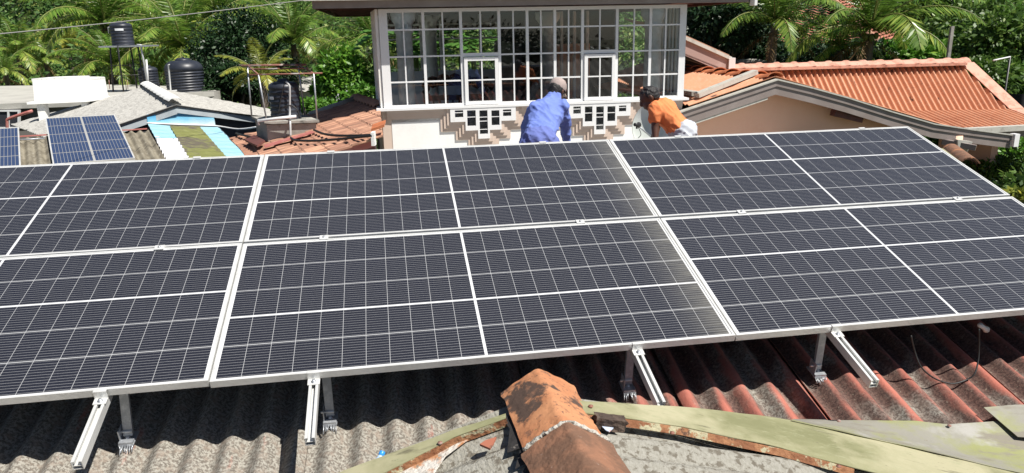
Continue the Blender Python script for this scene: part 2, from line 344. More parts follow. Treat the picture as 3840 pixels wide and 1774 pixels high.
# solar cell sheet (object coordinates: x along the long side, y along the short side)
def cellmat(name, LU, LV, ncol, nrow, mu, mv, mid, rowmid, bus, c_cell, c_line, lw, dirt, rowlw=1.15):
    m = bpy.data.materials.new(name); m.use_nodes = True; t = m.node_tree; N = t.nodes; L = t.links; p = N['Principled BSDF']
    oc = N.new('ShaderNodeTexCoord').outputs['Object']; sp = N.new('ShaderNodeSeparateXYZ'); L.new(oc, sp.inputs[0])
    x, y = sp.outputs[0], sp.outputs[1]
    mn = lambda *a: mnode(N, L, *a)
    pu = (LU - 2*mu - mid) / ncol; pv = (LV - 2*mv) / nrow
    ax = mn('SUBTRACT', mn('ABSOLUTE', x), mid/2)
    def near(val, pitch, half):      # 1 when val is within half of a multiple of pitch
        fr = mn('FRACT', mn('ADD', mn('DIVIDE', val, pitch), .5))
        return mn('LESS_THAN', mn('ABSOLUTE', mn('MULTIPLY', mn('SUBTRACT', fr, .5), pitch)), half)
    vl = near(ax, pu, lw); midl = mn('LESS_THAN', ax, .0008)
    yy = mn('ADD', y, LV/2 - mv)
    hl = near(yy, pv, lw*rowlw)
    thick = mn('LESS_THAN', mn('ABSOLUTE', mn('SUBTRACT', yy, pv*rowmid)), .0058) if rowmid else 0
    edge = mn('MAXIMUM', mn('GREATER_THAN', mn('ABSOLUTE', x), LU/2 - mu), mn('GREATER_THAN', mn('ABSOLUTE', y), LV/2 - mv))
    fine = mn('MAXIMUM', vl, hl); line = mn('MAXIMUM', midl, mn('MAXIMUM', edge, thick))
    bb = near(mn('ADD', yy, pv/bus/2), pv/bus, .00075)
    seam = mn('MULTIPLY', mn('LESS_THAN', mn('ABSOLUTE', x), .0015), .6) if mid > .005 else 0
    nz = N.new('ShaderNodeTexNoise'); nz.inputs['Scale'].default_value = 160; nz.inputs['Detail'].default_value = 3; L.new(oc, nz.inputs[0])
    nz2 = N.new('ShaderNodeTexNoise'); nz2.inputs['Scale'].default_value = 1.3; nz2.inputs['Detail'].default_value = 4; L.new(oc, nz2.inputs[0])
    def mix(f, a, b):
        q = N.new('ShaderNodeMix'); q.data_type = 'RGBA'
        if isinstance(f, (int, float)): q.inputs[0].default_value = f
        else: L.new(f, q.inputs[0])
        for k, c in ((6, a), (7, b)):
            if isinstance(c, tuple): q.inputs[k].default_value = (*c, 1)
            else: L.new(c, q.inputs[k])
        return q.outputs[2]
    cell = mix(nz2.outputs[0], c_cell, tuple(v*1.35 for v in c_cell))
    dust = N.new('ShaderNodeMapRange'); dust.inputs[1].default_value = .62; dust.inputs[2].default_value = .8; L.new(nz.outputs[0], dust.inputs[0])
    cell = mix(mn('MULTIPLY', dust.outputs[0], .35), cell, (.16, .16, .17))
    c = mix(mn('MULTIPLY', bb, .8), cell, tuple(v*.55 for v in c_line)); c = mix(fine, c, tuple(v*.74 for v in c_line)); c = mix(line, c, c_line)
    if seam != 0: c = mix(seam, c, (.3, .3, .32))
    if dirt:     # dried dust left along one short edge
        g = N.new('ShaderNodeMapRange'); g.inputs[1].default_value = LU/2 - .30; g.inputs[2].default_value = LU/2 - .02; L.new(x, g.inputs[0])
        n3 = N.new('ShaderNodeTexNoise'); n3.inputs['Scale'].default_value = 9; n3.inputs['Detail'].default_value = 8
        mp = N.new('ShaderNodeMapping'); mp.inputs['Scale'].default_value = (1, 6, 1); L.new(oc, mp.inputs[0]); L.new(mp.outputs[0], n3.inputs[0])
        dm = mn('MULTIPLY', mn('MULTIPLY', g.outputs[0], g.outputs[0]), mn('ADD', mn('MULTIPLY', n3.outputs[0], .9), -.08))
        c = mix(mn('MINIMUM', mn('MULTIPLY', dm, .6), .22), c, (.42, .40, .33))
        p.inputs['Roughness'].default_value = .2
    L.new(c, p.inputs['Base Color'])
    p.inputs['Roughness'].default_value = .5; p.inputs['Specular IOR Level'].default_value = .3
    p.inputs['Coat Weight'].default_value = 1; p.inputs['Coat Roughness'].default_value = .13; p.inputs['Coat IOR'].default_value = 1.45
    return m
LU, LV = 2.384, 1.096
def pvm(n, d): return cellmat(n, LU, LV, 22, 5, .0212, .0172, .0118, 2, 12, (.011, .0115, .018), (.66, .67, .68), .00085, d, 2.5)
M['pv'] = pvm('mono_solar_cells', False); M['pv_d'] = pvm('dusty_mono_solar_cells', True)
M['pv_old'] = cellmat('old_blue_poly_cells', 1.16, 2.95, 22, 5, .02, .02, .03, 0, 3, (.026, .044, .105), (.46, .45, .41), .0030, False, 4.5)

def rl(a, b): return a + (b - a) * random.random()
# ================================================================== SETTING
mb = MB(); G = -5.2
mb.surf(lambda a, b: (V((-400+800*a, -300+800*b, G + .25*noise.noise(V((a*40, b*40, 0))))), V((0, 0, 1))), 120, 120)
g = mb.build('ground', M['ground'], loc=(0, 0, G)); setp(g, kind='structure')
def hillz(x, y):
    t = max(0, min(1, (y - 42 - max(0, x)*.25) / 110)); s = t*t*(3-2*t)
    return G - .3 + (s*40 + 2.2*noise.noise(V((x*.03, y*.03, 0)))*min(1, t*4)) 
mb = MB()
mb.surf(lambda a, b: (V((-190+400*a, 40+170*b, hillz(-190+400*a, 40+170*b))), V((0, 0, 1))), 90, 60)
g = mb.build('hillside', M['hillsoil'], loc=(0, 90, G)); setp(g, kind='structure')

# ================================================================== FOLIAGE
def leafmesh(name, leaves, matl, parent=None, loc=(0, 0, 0), shape=5):
    """leaves: (pos, dir, normal, length, width, tint)"""
    vs = []; fs = []; tint = []; loc = V(loc)
    for (p, d, n, l, wd, t) in leaves:
        p = p - loc; s = d.cross(n)
        if s.length < 1e-5: continue
        s.normalize(); k = len(vs)
        vs += [p, p + d*l*.45 + s*wd*.5, p + d*l, p + d*l*.45 - s*wd*.5]
        fs.append((k, k+1, k+2, k+3)); tint.append(t)
    me = bpy.data.meshes.new(name); me.from_pydata([tuple(v) for v in vs], [], fs)
    at_ = me.attributes.new('tint', 'FLOAT', 'FACE'); at_.data.foreach_set('value', tint)
    me.materials.append(matl)
    o = bpy.data.objects.new(name, me); COL.objects.link(o)
    if parent is not None: o.parent = parent
    else: o.location = loc
    ORG[o.name] = loc
    return o
def rvec():
    while True:
        v = V((rl(-1, 1), rl(-1, 1), rl(-1, 1)))
        if .01 < v.length < 1: return v.normalized()
def crown_leaves(c, rx, ry, rz, n, size, nclump=26, seedv=0, droop=.3):
    out = []; cl = []
    for i in range(nclump):
        d = rvec(); d.z = abs(d.z)*1.1 - .35
        r = rl(.55, .95)
        cl.append((c + V((d.x*rx*r, d.y*ry*r, d.z*rz*r)), rl(.22, .42), rl(-.12, .12)))
    for i in range(n):
        cc, cr, tb = random.choice(cl); d = rvec(); rr = cr * (random.random() ** .4)
        p = cc + V((d.x*rx*rr, d.y*ry*rr, d.z*rz*rr))
        ld = (d + rvec()*.7 + V((0, 0, -droop))).normalized(); nn = (d + rvec()*.6 + V((0, 0, .5))).normalized()
        l = size * rl(.6, 1.3)
        out.append((p, ld, nn, l, l*rl(.4, .6), max(0, min(1, .42 + tb + rl(-.3, .3) + (.35 if random.random() < .08 else 0)))))
    return out
def limbs(mb, base, c, rx, ry, rz, r0, n=9):
    fork = base.lerp(c, .55)
    mb.tube([base, base.lerp(fork, .5) + V((rl(-.1, .1), rl(-.1, .1), 0)), fork], r0, 8, True, r0*.7)
    for i in range(n):
        d = rvec(); d.z = abs(d.z)*.8; e = c + V((d.x*rx*.75, d.y*ry*.75, d.z*rz*.7)); mid = fork.lerp(e, .5) + rvec()*.1*rx
        mb.tube([fork, mid, e], r0*.5, 6, True, r0*.08)
def tree(name, label, cat, c, rx, ry, rz, n, size, matl, base_z=G, group=None, clumps=26, r0=.16, droop=.3):
    base = V((c.x + rl(-.2, .2), c.y, base_z)); t = thing(name, label, cat, base, group)
    mb = MB(); limbs(mb, base, c, rx, ry, rz, r0); mb.build('trunk', M['bark'], t)
    o = leafmesh('crown', crown_leaves(c, rx, ry, rz, n, size, clumps, droop=droop), matl, t, base)
    ORG[o.name] = base
    return t
def frond_leaves(root, az, el, L, bend, nl=34, ll=.62, tint0=.45, tw=0, sp=1.0):
    """a pinnate frond: curved rachis, leaflets hanging at both sides"""
    out = []; pts = []; p = V(root); h = V((math.cos(az), math.sin(az), 0)); a = el; seg = 14
    for i in range(seg+1):
        pts.append(V(p)); d = h*math.cos(a) + V((0, 0, math.sin(a))); p = p + d*(L/seg); a -= bend/seg*(.5 + 1.1*i/seg)
    side = h.cross(V((0, 0, 1))).normalized()
    for i in range(nl):
        t = (i + .8)/nl; f = t*seg; k = min(int(f), seg-1); q = pts[k].lerp(pts[k+1], f-k); d = (pts[k+1]-pts[k]).normalized()
        ln = ll*L/3*(math.sin(math.pi*min(1, .12+.86*t))**.6)*rl(.85, 1.1)
        up = side.cross(d).normalized()
        if up.z < 0: up = -up
        for s in (-1, 1):
            dr = rl(.35, .75)*sp
            ld = (side*s*.85 + d*rl(.45, .7) - V((0, 0, 1))*dr + up*.05).normalized()
            out.append((q, ld, (up + rvec()*.25).normalized(), ln, .052*L/3*rl(.9, 1.4), max(0, min(1, tint0 + rl(-.2, .22)))))
    return out, pts
def palm(label, c, L, nf, matl, variant=0, group='coconut palms', lean=(0, 0), name='coconut_palm', base_z=G, upright=.5, yellow=.0, drop=1.0, cat='palm tree', trunkmat=None, tr=.13):
    base = V((c.x + lean[0], c.y + lean[1], base_z)); t = thing(name, label, cat, base, group)
    mb = MB(); pts = []
    for i in range(13):
        a = i/12; pts.append(base.lerp(c, a) + V((lean[0]*.25*math.sin(a*math.pi), 0, 0)))
    mb.tube(pts, [tr*(1.25-.45*i/12) for i in range(13)], 10); mb.build('trunk', trunkmat or M['bark'], t)
    lv = []; st = MB()
    for i in range(nf):
        a = i*2.39996 + rl(-.2, .2); k = i/nf
        el = R(82) - k*R(95)*(1-upright*.35) + rl(-.1, .1)
        f, pp = frond_leaves(c + V((0, 0, .15)), a, el, L*rl(.85, 1.08)*(1 if k > .15 else .8), R(70)*(.6+.9*k)*drop, tint0=.35 + yellow + .3*k*k, sp=.5+.8*k, nl=50)
        lv += f; st.tube(pp, [.03*L/3*(1-.8*j/14) for j in range(15)], 5, False)
    o = leafmesh('crown', lv, matl, t, base)
    st.build('frond_stems', M['frond_stem'], t)
    dl = []
    for i in range(3 if L > 1.5 else 0):
        f, pp = frond_leaves(c + V((0, 0, -.1)), i*2.1 + rl(-.5, .5), R(rl(-25, -5)), L*rl(.6, .8), R(75), nl=26, tint0=.4, sp=1.7); dl += f
    if dl: leafmesh('dead_fronds', dl, M['frond_dead'], t, base)
    if variant % 2 == 0:
        cb = MB()
        for i in range(7):
            p = c + V((.16*math.cos(i*.9), .16*math.sin(i*.9), -.05-.03*(i % 3)))
            cb.lathe(p, [(.0, .09), (.05, .07), (.075, 0), (.05, -.08), (0, -.1)], 8)
        cb.build('coconuts', M['leaf_mid_solid'], t)
    return t
M['frond_stem'] = mat('pale_frond_stem', (.22, .24, .07), .45)
M['leaf_mid_solid'] = mat('green_husk', (.12, .16, .03), .4)

# hillside wood far off: one mass
lv = []
def canopy(cx, cy, r, h, n, tb, size):
    z0 = hillz(cx, cy)
    for i in range(n):
        d = rvec(); d.z = abs(d.z)
        p = V((cx, cy, z0 + h*.45)) + V((d.x*r, d.y*r, d.z*h*.6)) * rl(.75, 1.02)
        p += V((noise.noise(p*.9), noise.noise(p*.9+V((7, 0, 0))), noise.noise(p*.9+V((0, 7, 0)))))*.5
        lv.append((p, (d + rvec()*.8 + V((0, 0, -.3))).normalized(), (d+rvec()*.7+V((0, 0, .4))).normalized(), size*rl(.6, 1.4), size*.6, max(0, min(1, tb + rl(-.25, .25)))))
random.seed(11)
for i in range(760):
    y = 45 + 50*random.random(); x = rl(-.72, .75)*y
    if x > 0 and y < 50 + .3*x: continue
    r = rl(1.6, 3.6)*(.75 + y/260); canopy(x, y, r, r*rl(1.2, 2.1), int(235 - y*.8), random.choice((.25, .35, .45, .5, .62, .8 if random.random() < .25 else .4)), .24 + y/400)
o = leafmesh('hillside_forest', lv, M['forest'], None, (0, 80, 0)); setp(o, 'green tropical forest covering the hillside behind all the houses', 'forest', kind='stuff')
ugl = []
for i in range(9000):
    y = rl(27, 47); x = rl(-.72, .75)*y
    p = V((x, y, G + rl(0, 1.9))); d = rvec()
    ugl.append((p, d, rvec(), rl(.25, .5), rl(.12, .25), rl(.1, .75)))
o = leafmesh('undergrowth', ugl, M['leaf_mid'], None, (0, 35, G)); setp(o, 'low green undergrowth between the palm trunks', 'undergrowth', kind='stuff')
# ================================================================== SOLAR ARRAY
random.seed(3)
def panel_frame(LU, LV, hw=.011, h=.035):
    mb = MB()
    mb.box((0, LV/2 - hw/2, -h/2), LU/2, hw/2, h/2); mb.box((0, -LV/2 + hw/2, -h/2), LU/2, hw/2, h/2)
    mb.box((LU/2 - hw/2, 0, -h/2 - .0004), hw/2, LV/2 - hw, h/2); mb.box((-LU/2 + hw/2, 0, -h/2 - .0004), hw/2, LV/2 - hw, h/2)
    # inner return flange at the bottom
    mb.box((0, LV/2 - .02, -h - .001), LU/2 - .002, .015, .001); mb.box((0, -LV/2 + .02, -h - .001), LU/2 - .002, .015, .001)
    return mb
def make_panel(LU, LV, cells, label, group, name='solar_panel'):
    t = thing(name, label, 'solar panel', (0, 0, 0), group)
    f = panel_frame(LU, LV).build('frame', M['alu'], t)
    b = MB(); b.box((0, 0, -.006), LU/2 - .0105, LV/2 - .0105, .0025); b.build('cell_sheet', cells, t)
    j = MB(); j.box((0, 0, -.018), .05, .04, .009); j.build('junction_box', M['black'], t)
    return t
def place(t, P, ux, vy, nz):
    t.matrix_world = Matrix(((ux.x, vy.x, nz.x, P.x), (ux.y, vy.y, nz.y, P.y), (ux.z, vy.z, nz.z, P.z), (0, 0, 0, 1)))
def dup(root, label=None):
    r = root.copy(); COL.objects.link(r)
    if label: r['label'] = label
    for ch in list(root.children):
        c = ch.copy(); COL.objects.link(c); c.parent = r
        for g2 in ch.children:
            d = g2.copy(); COL.objects.link(d); d.parent = c
    return r
gu, gv = .007, .020
spec = [(-1, 0, M['pv'], 1, 0, 'far row solar panel at the left edge, below the old blue panels'),
        (0, 0, M['pv_d'], -1, 0, 'middle solar panel of the far row, with dust along its right edge'),
        (1, 0, M['pv'], 1, 0, 'far row solar panel at the right, in front of the salmon gable wall'),
        (-1, 1, M['pv'], 1, .010, 'near row solar panel at the left edge, above the leftmost slanting rail'),
        (0, 1, M['pv_d'], -1, 0, 'middle solar panel of the near row, directly behind the clay ridge tile'),
        (1, 1, M['pv'], 1, 0, 'near row solar panel at the right, above the hanging black cable')]
protos = {}
for cx, rw, mt, flip, off, lab in spec:
    if mt.name not in protos:
        t = make_panel(LU, LV, mt, lab, 'large solar panels of the near array'); protos[mt.name] = t
    else: t = dup(protos[mt.name], lab)
    u = (cx + .5)*(LU + gu) - gu/2; v = -rw*(LV + gv) - LV/2 + off
    if flip == -1: s = -1
    else: s = 1
    # thick white seam lies two rows from the far edge on the outer columns, three rows on the middle one
    ux = AU * (-s); vy = AV * (-s)
    if mt is M['pv_d']: ux, vy = AU, AV
    else: ux, vy = -AU, -AV
    place(t, W(u, v, 0) + AN*rl(-.0008, .0008), ux, vy, AN)

# ---- corrugated roof under the array
EU = V((0.99115923, 0.13248121, -0.00721937)); EC = V((-0.12803421, 0.96932243, 0.20981245)); EN = V((0.0347941, -0.20703322, 0.977715)).normalized()
EU = (EU - EN*EU.dot(EN)).normalized(); EC = EN.cross(EU).normalized()
if EC.y < 0: EC = -EC
RP0 = V((-0.11648739, 3.18801041, -1.7766209))
AMP = .025
def RF(s, t, h=0): return RP0 - EN*(AMP) + EU*s + EC*t + EN*h
ROOF = Pl(RF(0, 0), RF(1, 0), RF(0, 1))
house = thing('corrugated_roof_house', 'low house with the red and grey corrugated roof that carries the large solar array', 'house', (0, 4.3, -4.6))
edges = [-4.92, -3.96, -2.92, -1.88, -.84, .20, .95, 1.62, 2.66, 3.40]
def roofsheet(s0, s1, t0, t1, ph, lift, k):
    mb = MB()
    def P(a, b):
        s = s0 + (s1 - s0)*a; t = t0 + (t1 - t0)*b
        h = AMP*math.cos(2*math.pi*(s - ph)/.148) + lift*(1 - a) + .002*noise.noise(V((s*2, t*1.5, k)))
        return (RF(s, t, h), EN)
    def U(a, b): return (s0 + (s1-s0)*a - ph, t0 + (t1-t0)*b)
    mb.surf(P, int((s1-s0)/.148*14), 36, .0065, U)
    return mb.build('roof_sheet', M['asb_red'], house)
for i in range(len(edges)-1):
    s0, s1 = edges[i], edges[i+1] + .05
    ph = -.045 if s0 >= .9 else 0
    roofsheet(s0, s1, -2.3, 3.05, ph, .012 if s0 not in (1.62,) else .020, i)
# back slope, ridge, walls
mb = MB(); b0, b1 = RF(-4.9, 3.05), RF(3.45, 3.05)
corr(mb, b0 + V((0, 1.2, -.3)) - V((0, 0, .02)), b1 + V((0, 1.2, -.3)) - V((0, 0, .02)), b1 - V((0, 0, .03)), b0 - V((0, 0, .03)), .148, .024, EU, V((0, .22, .97)).normalized(), 500, 4)
mb.build('back_roof_sheet', M['asb_red'], house)
mb = MB(); mb.beam(RF(-4.9, 3.05, .05), RF(3.45, 3.05, .05), .30, .05); mb.build('ridge_capping', M['ridge_clay'], house)
mb = MB()
wl = [RF(-4.8, -2.1), RF(3.3, -2.1), RF(3.3, 3.0), RF(-4.8, 3.0)]
for a, b in ((0, 1), (1, 2), (2, 3), (3, 0)):
    p, q = wl[a] - V((0, 0, .12)), wl[b] - V((0, 0, .12)); mb.prism([p, q, V((q.x, q.y, G)), V((p.x, p.y, G))], (q-p).cross(V((0, 0, 1))).normalized()*.12)
mb.build('wall', M['greywall'], house)

# ---- rails with legs and clamps
def railprof(mb, u, v0, v1, top):
    w2, h = .020, .042
    def B(a0, a1, q0, q1, e=0):
        c = W(u, 0) - W(0, 0)
        P = lambda x, v, q: W(u + x, v, 0) + AN*(top + q)
        vs = [P(a0, v0+e, q0), P(a1, v0+e, q0), P(a1, v0+e, q1), P(a0, v0+e, q1), P(a0, v1, q0), P(a1, v1, q0), P(a1, v1, q1), P(a0, v1, q1)]
        mb.raw(vs, [(0, 1, 2, 3), (7, 6, 5, 4), (0, 4, 5, 1), (3, 2, 6, 7), (0, 3, 7, 4), (1, 5, 6, 2)])
    B(-w2, -w2+.003, -h, 0); B(w2-.003, w2, -h, 0)
    B(-w2+.003, w2-.003, -h, -h+.003, .001); B(-w2+.003, w2-.003, -h*.58, -h*.58+.003, .001)
    B(-w2+.003, -.008, -.003, 0, .001); B(.008, w2-.003, -.003, 0, .001)
    B(-.010, -.008, -.011, -.003, .001); B(.008, .010, -.011, -.003, .001)
railspec = [(-.435, (325, 1105), 'left aluminium rail sticking out under the array above the leftmost bare roof sheets'),
            (.430, (832, 1055), 'aluminium mounting rail pointing straight down left of the clay ridge tile'),
            (1.90, (1578, 975), 'aluminium mounting rail slanting out just right of the clay ridge tile'),
            (2.91, (2053, 937), 'aluminium mounting rail slanting over the red roof sheets, second from the right'),
            (4.385, None, 'rightmost aluminium mounting rail whose clamp shows near the far right corner of the array')]
for u, foot, lab in railspec:
    t = thing('mounting_rail', lab, 'mounting rail', W(u, -1.2, -.05), 'aluminium rails under the solar array')
    mb = MB(); railprof(mb, u, -2.212 - .345, .06, -.036); mb.build('rail', M['alu'], t)
    # end clamp on the near edge
    mb = MB(); P = lambda x, v, q: W(u + x, v, 0) + AN*q
    def bx(mb, x0, x1, v0, v1, q0, q1):
        vs = [P(x, v, q) for q in (q0, q1) for v in (v0, v1) for x in (x0, x1)]
        mb.raw(vs, [(0, 2, 3, 1), (4, 5, 7, 6), (0, 1, 5, 4), (2, 6, 7, 3), (0, 4, 6, 2), (1, 3, 7, 5)])
    e = -2.212
    bx(mb, -.026, .026, e-.006, e+.012, .001, .004); bx(mb, -.026, .026, e-.006, e-.002, -.032, .001); bx(mb, -.026, .026, e-.040, e-.002, -.0355, -.032)
    c = mb.build('end_clamp', M['alu'], t)
    b2 = MB(); b2.lathe(P(0, e-.022, -.032), [(0, .010), (.008, .010), (.008, .002), (.012, .002), (.012, 0)], 6, (AU, AV, AN)); ORG[c.name] = ORG[t.name]; b2.build('bolt', M['alu_dull'], c)
    for v in (-1.106,):
        mb = MB(); bx(mb, -.024, .024, v-.021, v+.021, .001, .0045); bx(mb, -.024, .024, v-.008, v+.008, -.034, .001); c = mb.build('mid_clamp', M['alu'], t)
        b2 = MB(); b2.lathe(P(0, v, .0045), [(0, .007), (.007, .007), (.007, 0)], 6, (AU, AV, AN)); b2.build('bolt', M['alu_dull'], c)
    mb = MB(); bx(mb, -.024, .024, -.014, .008, .001, .004); bx(mb, -.024, .024, .003, .006, -.03, .001); mb.build('far_end_clamp', M['alu'], t)
    # legs
    for lv_, front in ((-2.06, True), (-.25, False)):
        ft = ROOF.hit(*foot, lift=2*AMP) if (foot and front) else ROOF.z(W(u+.03, lv_).x, W(u+.03, lv_).y, 2*AMP)
        if foot and front:
            v = (ft.y - W(0, 0).y - (u+.03)*AU.y)/AV.y; tp = P(.035, v, -.05)
        else: tp = P(.035, lv_, -.05)
        d = (tp - ft).normalized()
        s = AU; f = d.cross(s).normalized()
        if f.y > 0: f = -f
        mb = MB(); L_ = (tp - ft).length
        mid = (tp + ft)/2 + d*.02
        mb.box(mid + f*.008, .019, .0015, L_/2, (s, f, d)); mb.box(mid + s*.018, .0015, .008, L_/2 - .001, (s, f, d)); mb.box(mid - s*.018, .0015, .008, L_/2 - .001, (s, f, d))
        mb.build('leg', M['alu_dull'], t)
        mb = MB()
        mb.box(ft + EN*.004, .032, .045, .003, (EU, EC, EN)); mb.box(ft + EN*.035 - EU*.026, .002, .03, .035, (EU, EC, EN))
        mb.box(ft + EN*.012 + EC*-.03, .030, .014, .006, (EU, EC, EN))
        fb = mb.build('foot_bracket', M['alu_dull'], t)
        b3 = MB(); b3.lathe(ft + EN*.007 - EC*.01, [(0, .016), (.008, .016), (.008, .004), (.014, .004), (.014, 0)], 8, (EU, EC, EN))
        b3.tube([ft + EN*.045 - EU*.04, ft + EN*.045 + EU*.02], .006, 8); ORG[fb.name] = ORG[t.name]; b3.build('bolt', M['alu'], fb)
        b4 = MB()
        for k in range(9):
            a = -.028 + .007*k; p0 = ft + EU*a - EC*.045 + EN*.002
            b4.tube([p0, p0 - EC*rl(.01, .035) + EU*rl(-.006, .006) - EN*(abs(a)*.4 + rl(.004, .014))], rl(.0016, .003), 5)
        b4.build('sealant_drips', M['alu_dull'], fb)
# hanging black cable and a short conduit under the right end
cp = [(2463, 828), (2463, 868), (2461, 905), (2452, 940), (2432, 955), (2400, 965), (2370, 960), (2340, 945), (2315, 920), (2300, 880), (2292, 845)]
pts = []
for i, (x, y) in enumerate(cp):
    lift = .30 - .27*math.sin(math.pi*min(1, i/ (len(cp)-1)))**.8
    pts.append(ROOF.hit(x, y, lift))
mb = MB(); 
def smooth(p, k=4):
    out = []
    for i in range(len(p)-1):
        a, b, c, d = p[max(i-1, 0)], p[i], p[i+1], p[min(i+2, len(p)-1)]
        for j in range(k):
            t = j/k; out.append(.5*((2*b) + (c-a)*t + (2*a-5*b+4*c-d)*t*t + (3*b-a-3*c+d)*t*t*t))
    return out + [p[-1]]
mb.tube(smooth(pts), .0042, 8)
o = mb.build('cable', M['blackpipe']); setp(o, 'thin black cable hanging in a loop below the right end of the solar array', 'cable')
mb = MB(); a, b = ROOF.hit(2466, 818, .26), ROOF.hit(2481, 829, .20)
mb.tube([a, a.lerp(b, .15), a.lerp(b, .8), b], [.014, .012, .012, .018], 10)
o = mb.build('conduit_end', M['whitepipe']); setp(o, 'short grey-white plastic conduit end poking out beneath the array at the far right', 'conduit')

# ================================================================== FOREGROUND GABLE ROOF (where the photographer stands)
RA = at(1352, 928, 2.61); z0 = RA.z
rB = ray(1462, 1134); RB = rB * ((z0 + .012)/rB.z)
rdir = (RA - RB); rdir.z = 0; rdir.normalize()           # along the ridge, away from the camera
rx = rdir.cross(V((0, 0, 1))).normalized()               # to the right
c0 = ROOF.hit(2580, 1192, 2*AMP + .02)
RLO = RA - V((0, 0, .072))
RS = Pl(RLO, RLO - rdir, c0)                             # right slope
ls = math.tan(R(17.5)); LS = Pl(RLO, RLO - rdir, RLO - rx - V((0, 0, ls)))
near = thing('near_gable_roof', 'weathered gable roof in the foreground with a clay ridge and olive flashings', 'roof', (RA.x, RA.y, -2.4))
def ridge_tile(P, d, L, matl, hw, drop, rim, h=.006, k=0):
    n = 22; mb = MB(); X = d.cross(V((0, 0, 1))).normalized(); Zu = X.cross(d).normalized()
    def prof(a, g):
        x = (a - .5)*2
        ang = abs(x); z = -drop*(ang**1.2)*1.0 if ang > .16 else -drop*(.16**1.2)*(ang/.16)**2
        return X*(x*hw*g) + Zu*(z*g)
    def P_(a, b):
        g = 1 + rim*max(0, 1 - abs(b - .96)/.10) + .02*noise.noise(V((a*3, b*4, k)))
        p = P + d*L*(b - 1) + prof(a, g) + Zu*(.004*noise.noise(V((a*9, b*11, k+5))))
        x = (a-.5)*2
        return (p, (Zu + X*x*.7).normalized())
    mb.surf(P_, n*2, 26, .014)
    return mb.build('ridge_tile', matl, near)
def topdrop(p): return p
T1 = ridge_tile(RA, (rdir + V((0, 0, .01))).normalized(), .47, M['ridge_clay'], .139, .083, .05, k=1)
P2 = RA - rdir*.43 + V((0, 0, .010))
d2 = (rdir + rx*-.02 + V((0, 0, -.03))).normalized()
T2 = ridge_tile(P2 , d2, .47, M['ridge_clay2'], .150, .092, .03, k=2)
T3 = ridge_tile(P2 - d2*.43 + V((0, 0, .012)), d2, .47, M['ridge_clay2'], .150, .092, .03, k=3)
mb = MB(); X = rx
arc = []
for i in range(25):
    x = (i/24 - .5)*2; ang = abs(x); z = -.085*(ang**1.2) if ang > .16 else -.085*(.16**1.2)*(ang/.16)**2
    arc.append(RA - rdir*(.425) + X*x*.146 + V((0, 0, z*1.03 + .010)) + rvec()*.004)
mb.tube(arc, [.006 + .004*random.random() for _ in arc], 7); mb.build('mortar_joint', M['mortar'], near)
# flat mortar bed and black sheet shading the gap left of the tiles
def ribbon(pts_top, pts_bot, thick, name, matl, parent=None, loc=None, nsub=6):
    n = len(pts_top)
    def S(arr, a):
        f = a*(n-1); k = min(int(f), n-2); return arr[k].lerp(arr[k+1], f-k)
    mb = MB(); nn = (pts_top[0]-pts_bot[0]).cross(pts_top[-1]-pts_top[0]).normalized()
    if nn.z < 0: nn = -nn
    def F(a, b):
        p = S(pts_bot, a).lerp(S(pts_top, a), b)
        return (p + nn*(.004*noise.noise(p*6)), nn)
    mb.surf(F, (n-1)*8, nsub, thick, smooth=True)
    return mb.build(name, matl, parent, loc)
# right: sheets running down from the ridge (waves parallel to the verge)
def slope_sheets(pl, sgn, amp, matl, pitch=.148):
    ev = (rx*sgn); ev = (ev - pl.n*ev.dot(pl.n)).normalized()
    for k in range(4):
        b0 = -.05 - k*.9
        def Q(a, b, b0=b0, k=k):
            s = .05 + 2.35*b; t = b0 - .96*a
            p = RLO + rdir*t + ev*s
            return (p + pl.n*(amp*math.cos(2*math.pi*(t+.03)/pitch) - amp + .002 + .006*(1-a)*0 + .006*(k % 2)), pl.n)
        mb = MB(); mb.surf(Q, 90, 20, .0065, lambda a, b, b0=b0: (b0 - .96*a, .05+2.35*b)); mb.build('roof_sheet', matl, near)
slope_sheets(RS, 1, .016, M['asb_near']); slope_sheets(LS, -1, .016, M['asb_near'])
# right flashing on the verge
tp = [RS.hit(1440, 1003, .03), RS.hit(1475, 1009, .03), RS.hit(1600, 1016, .03), RS.hit(1750, 1026, .03), RS.hit(1900, 1043, .03), RS.hit(1996, 1058, .03), RS.hit(2200, 1104, .03), RS.hit(2400, 1150, .03), RS.hit(2620, 1202, .03)]
bt = [RS.hit(1455, 1038, .03), RS.hit(1500, 1043, .03), RS.hit(1600, 1055, .03), RS.hit(1717, 1073, .03), RS.hit(1860, 1104, .03), RS.hit(1960, 1125, .03), RS.hit(2149, 1177, .03), RS.hit(2300, 1210, .03), RS.hit(2500, 1270, .03)]
ribbon(tp, bt, .003, 'verge_flashing', M['flash'], near)
mb = MB()
for i in range(len(bt)-3):
    a, b = bt[i], bt[i+1]; q = (b-a).cross(RS.n).normalized(); q = q if q.y < 0 else -q
    mb.prism([a - RS.n*.004, b - RS.n*.004, b - RS.n*.026 + q*.012, a - RS.n*.026 + q*.012], q*.006)
mb.build('batten', M['rustwood'], near)
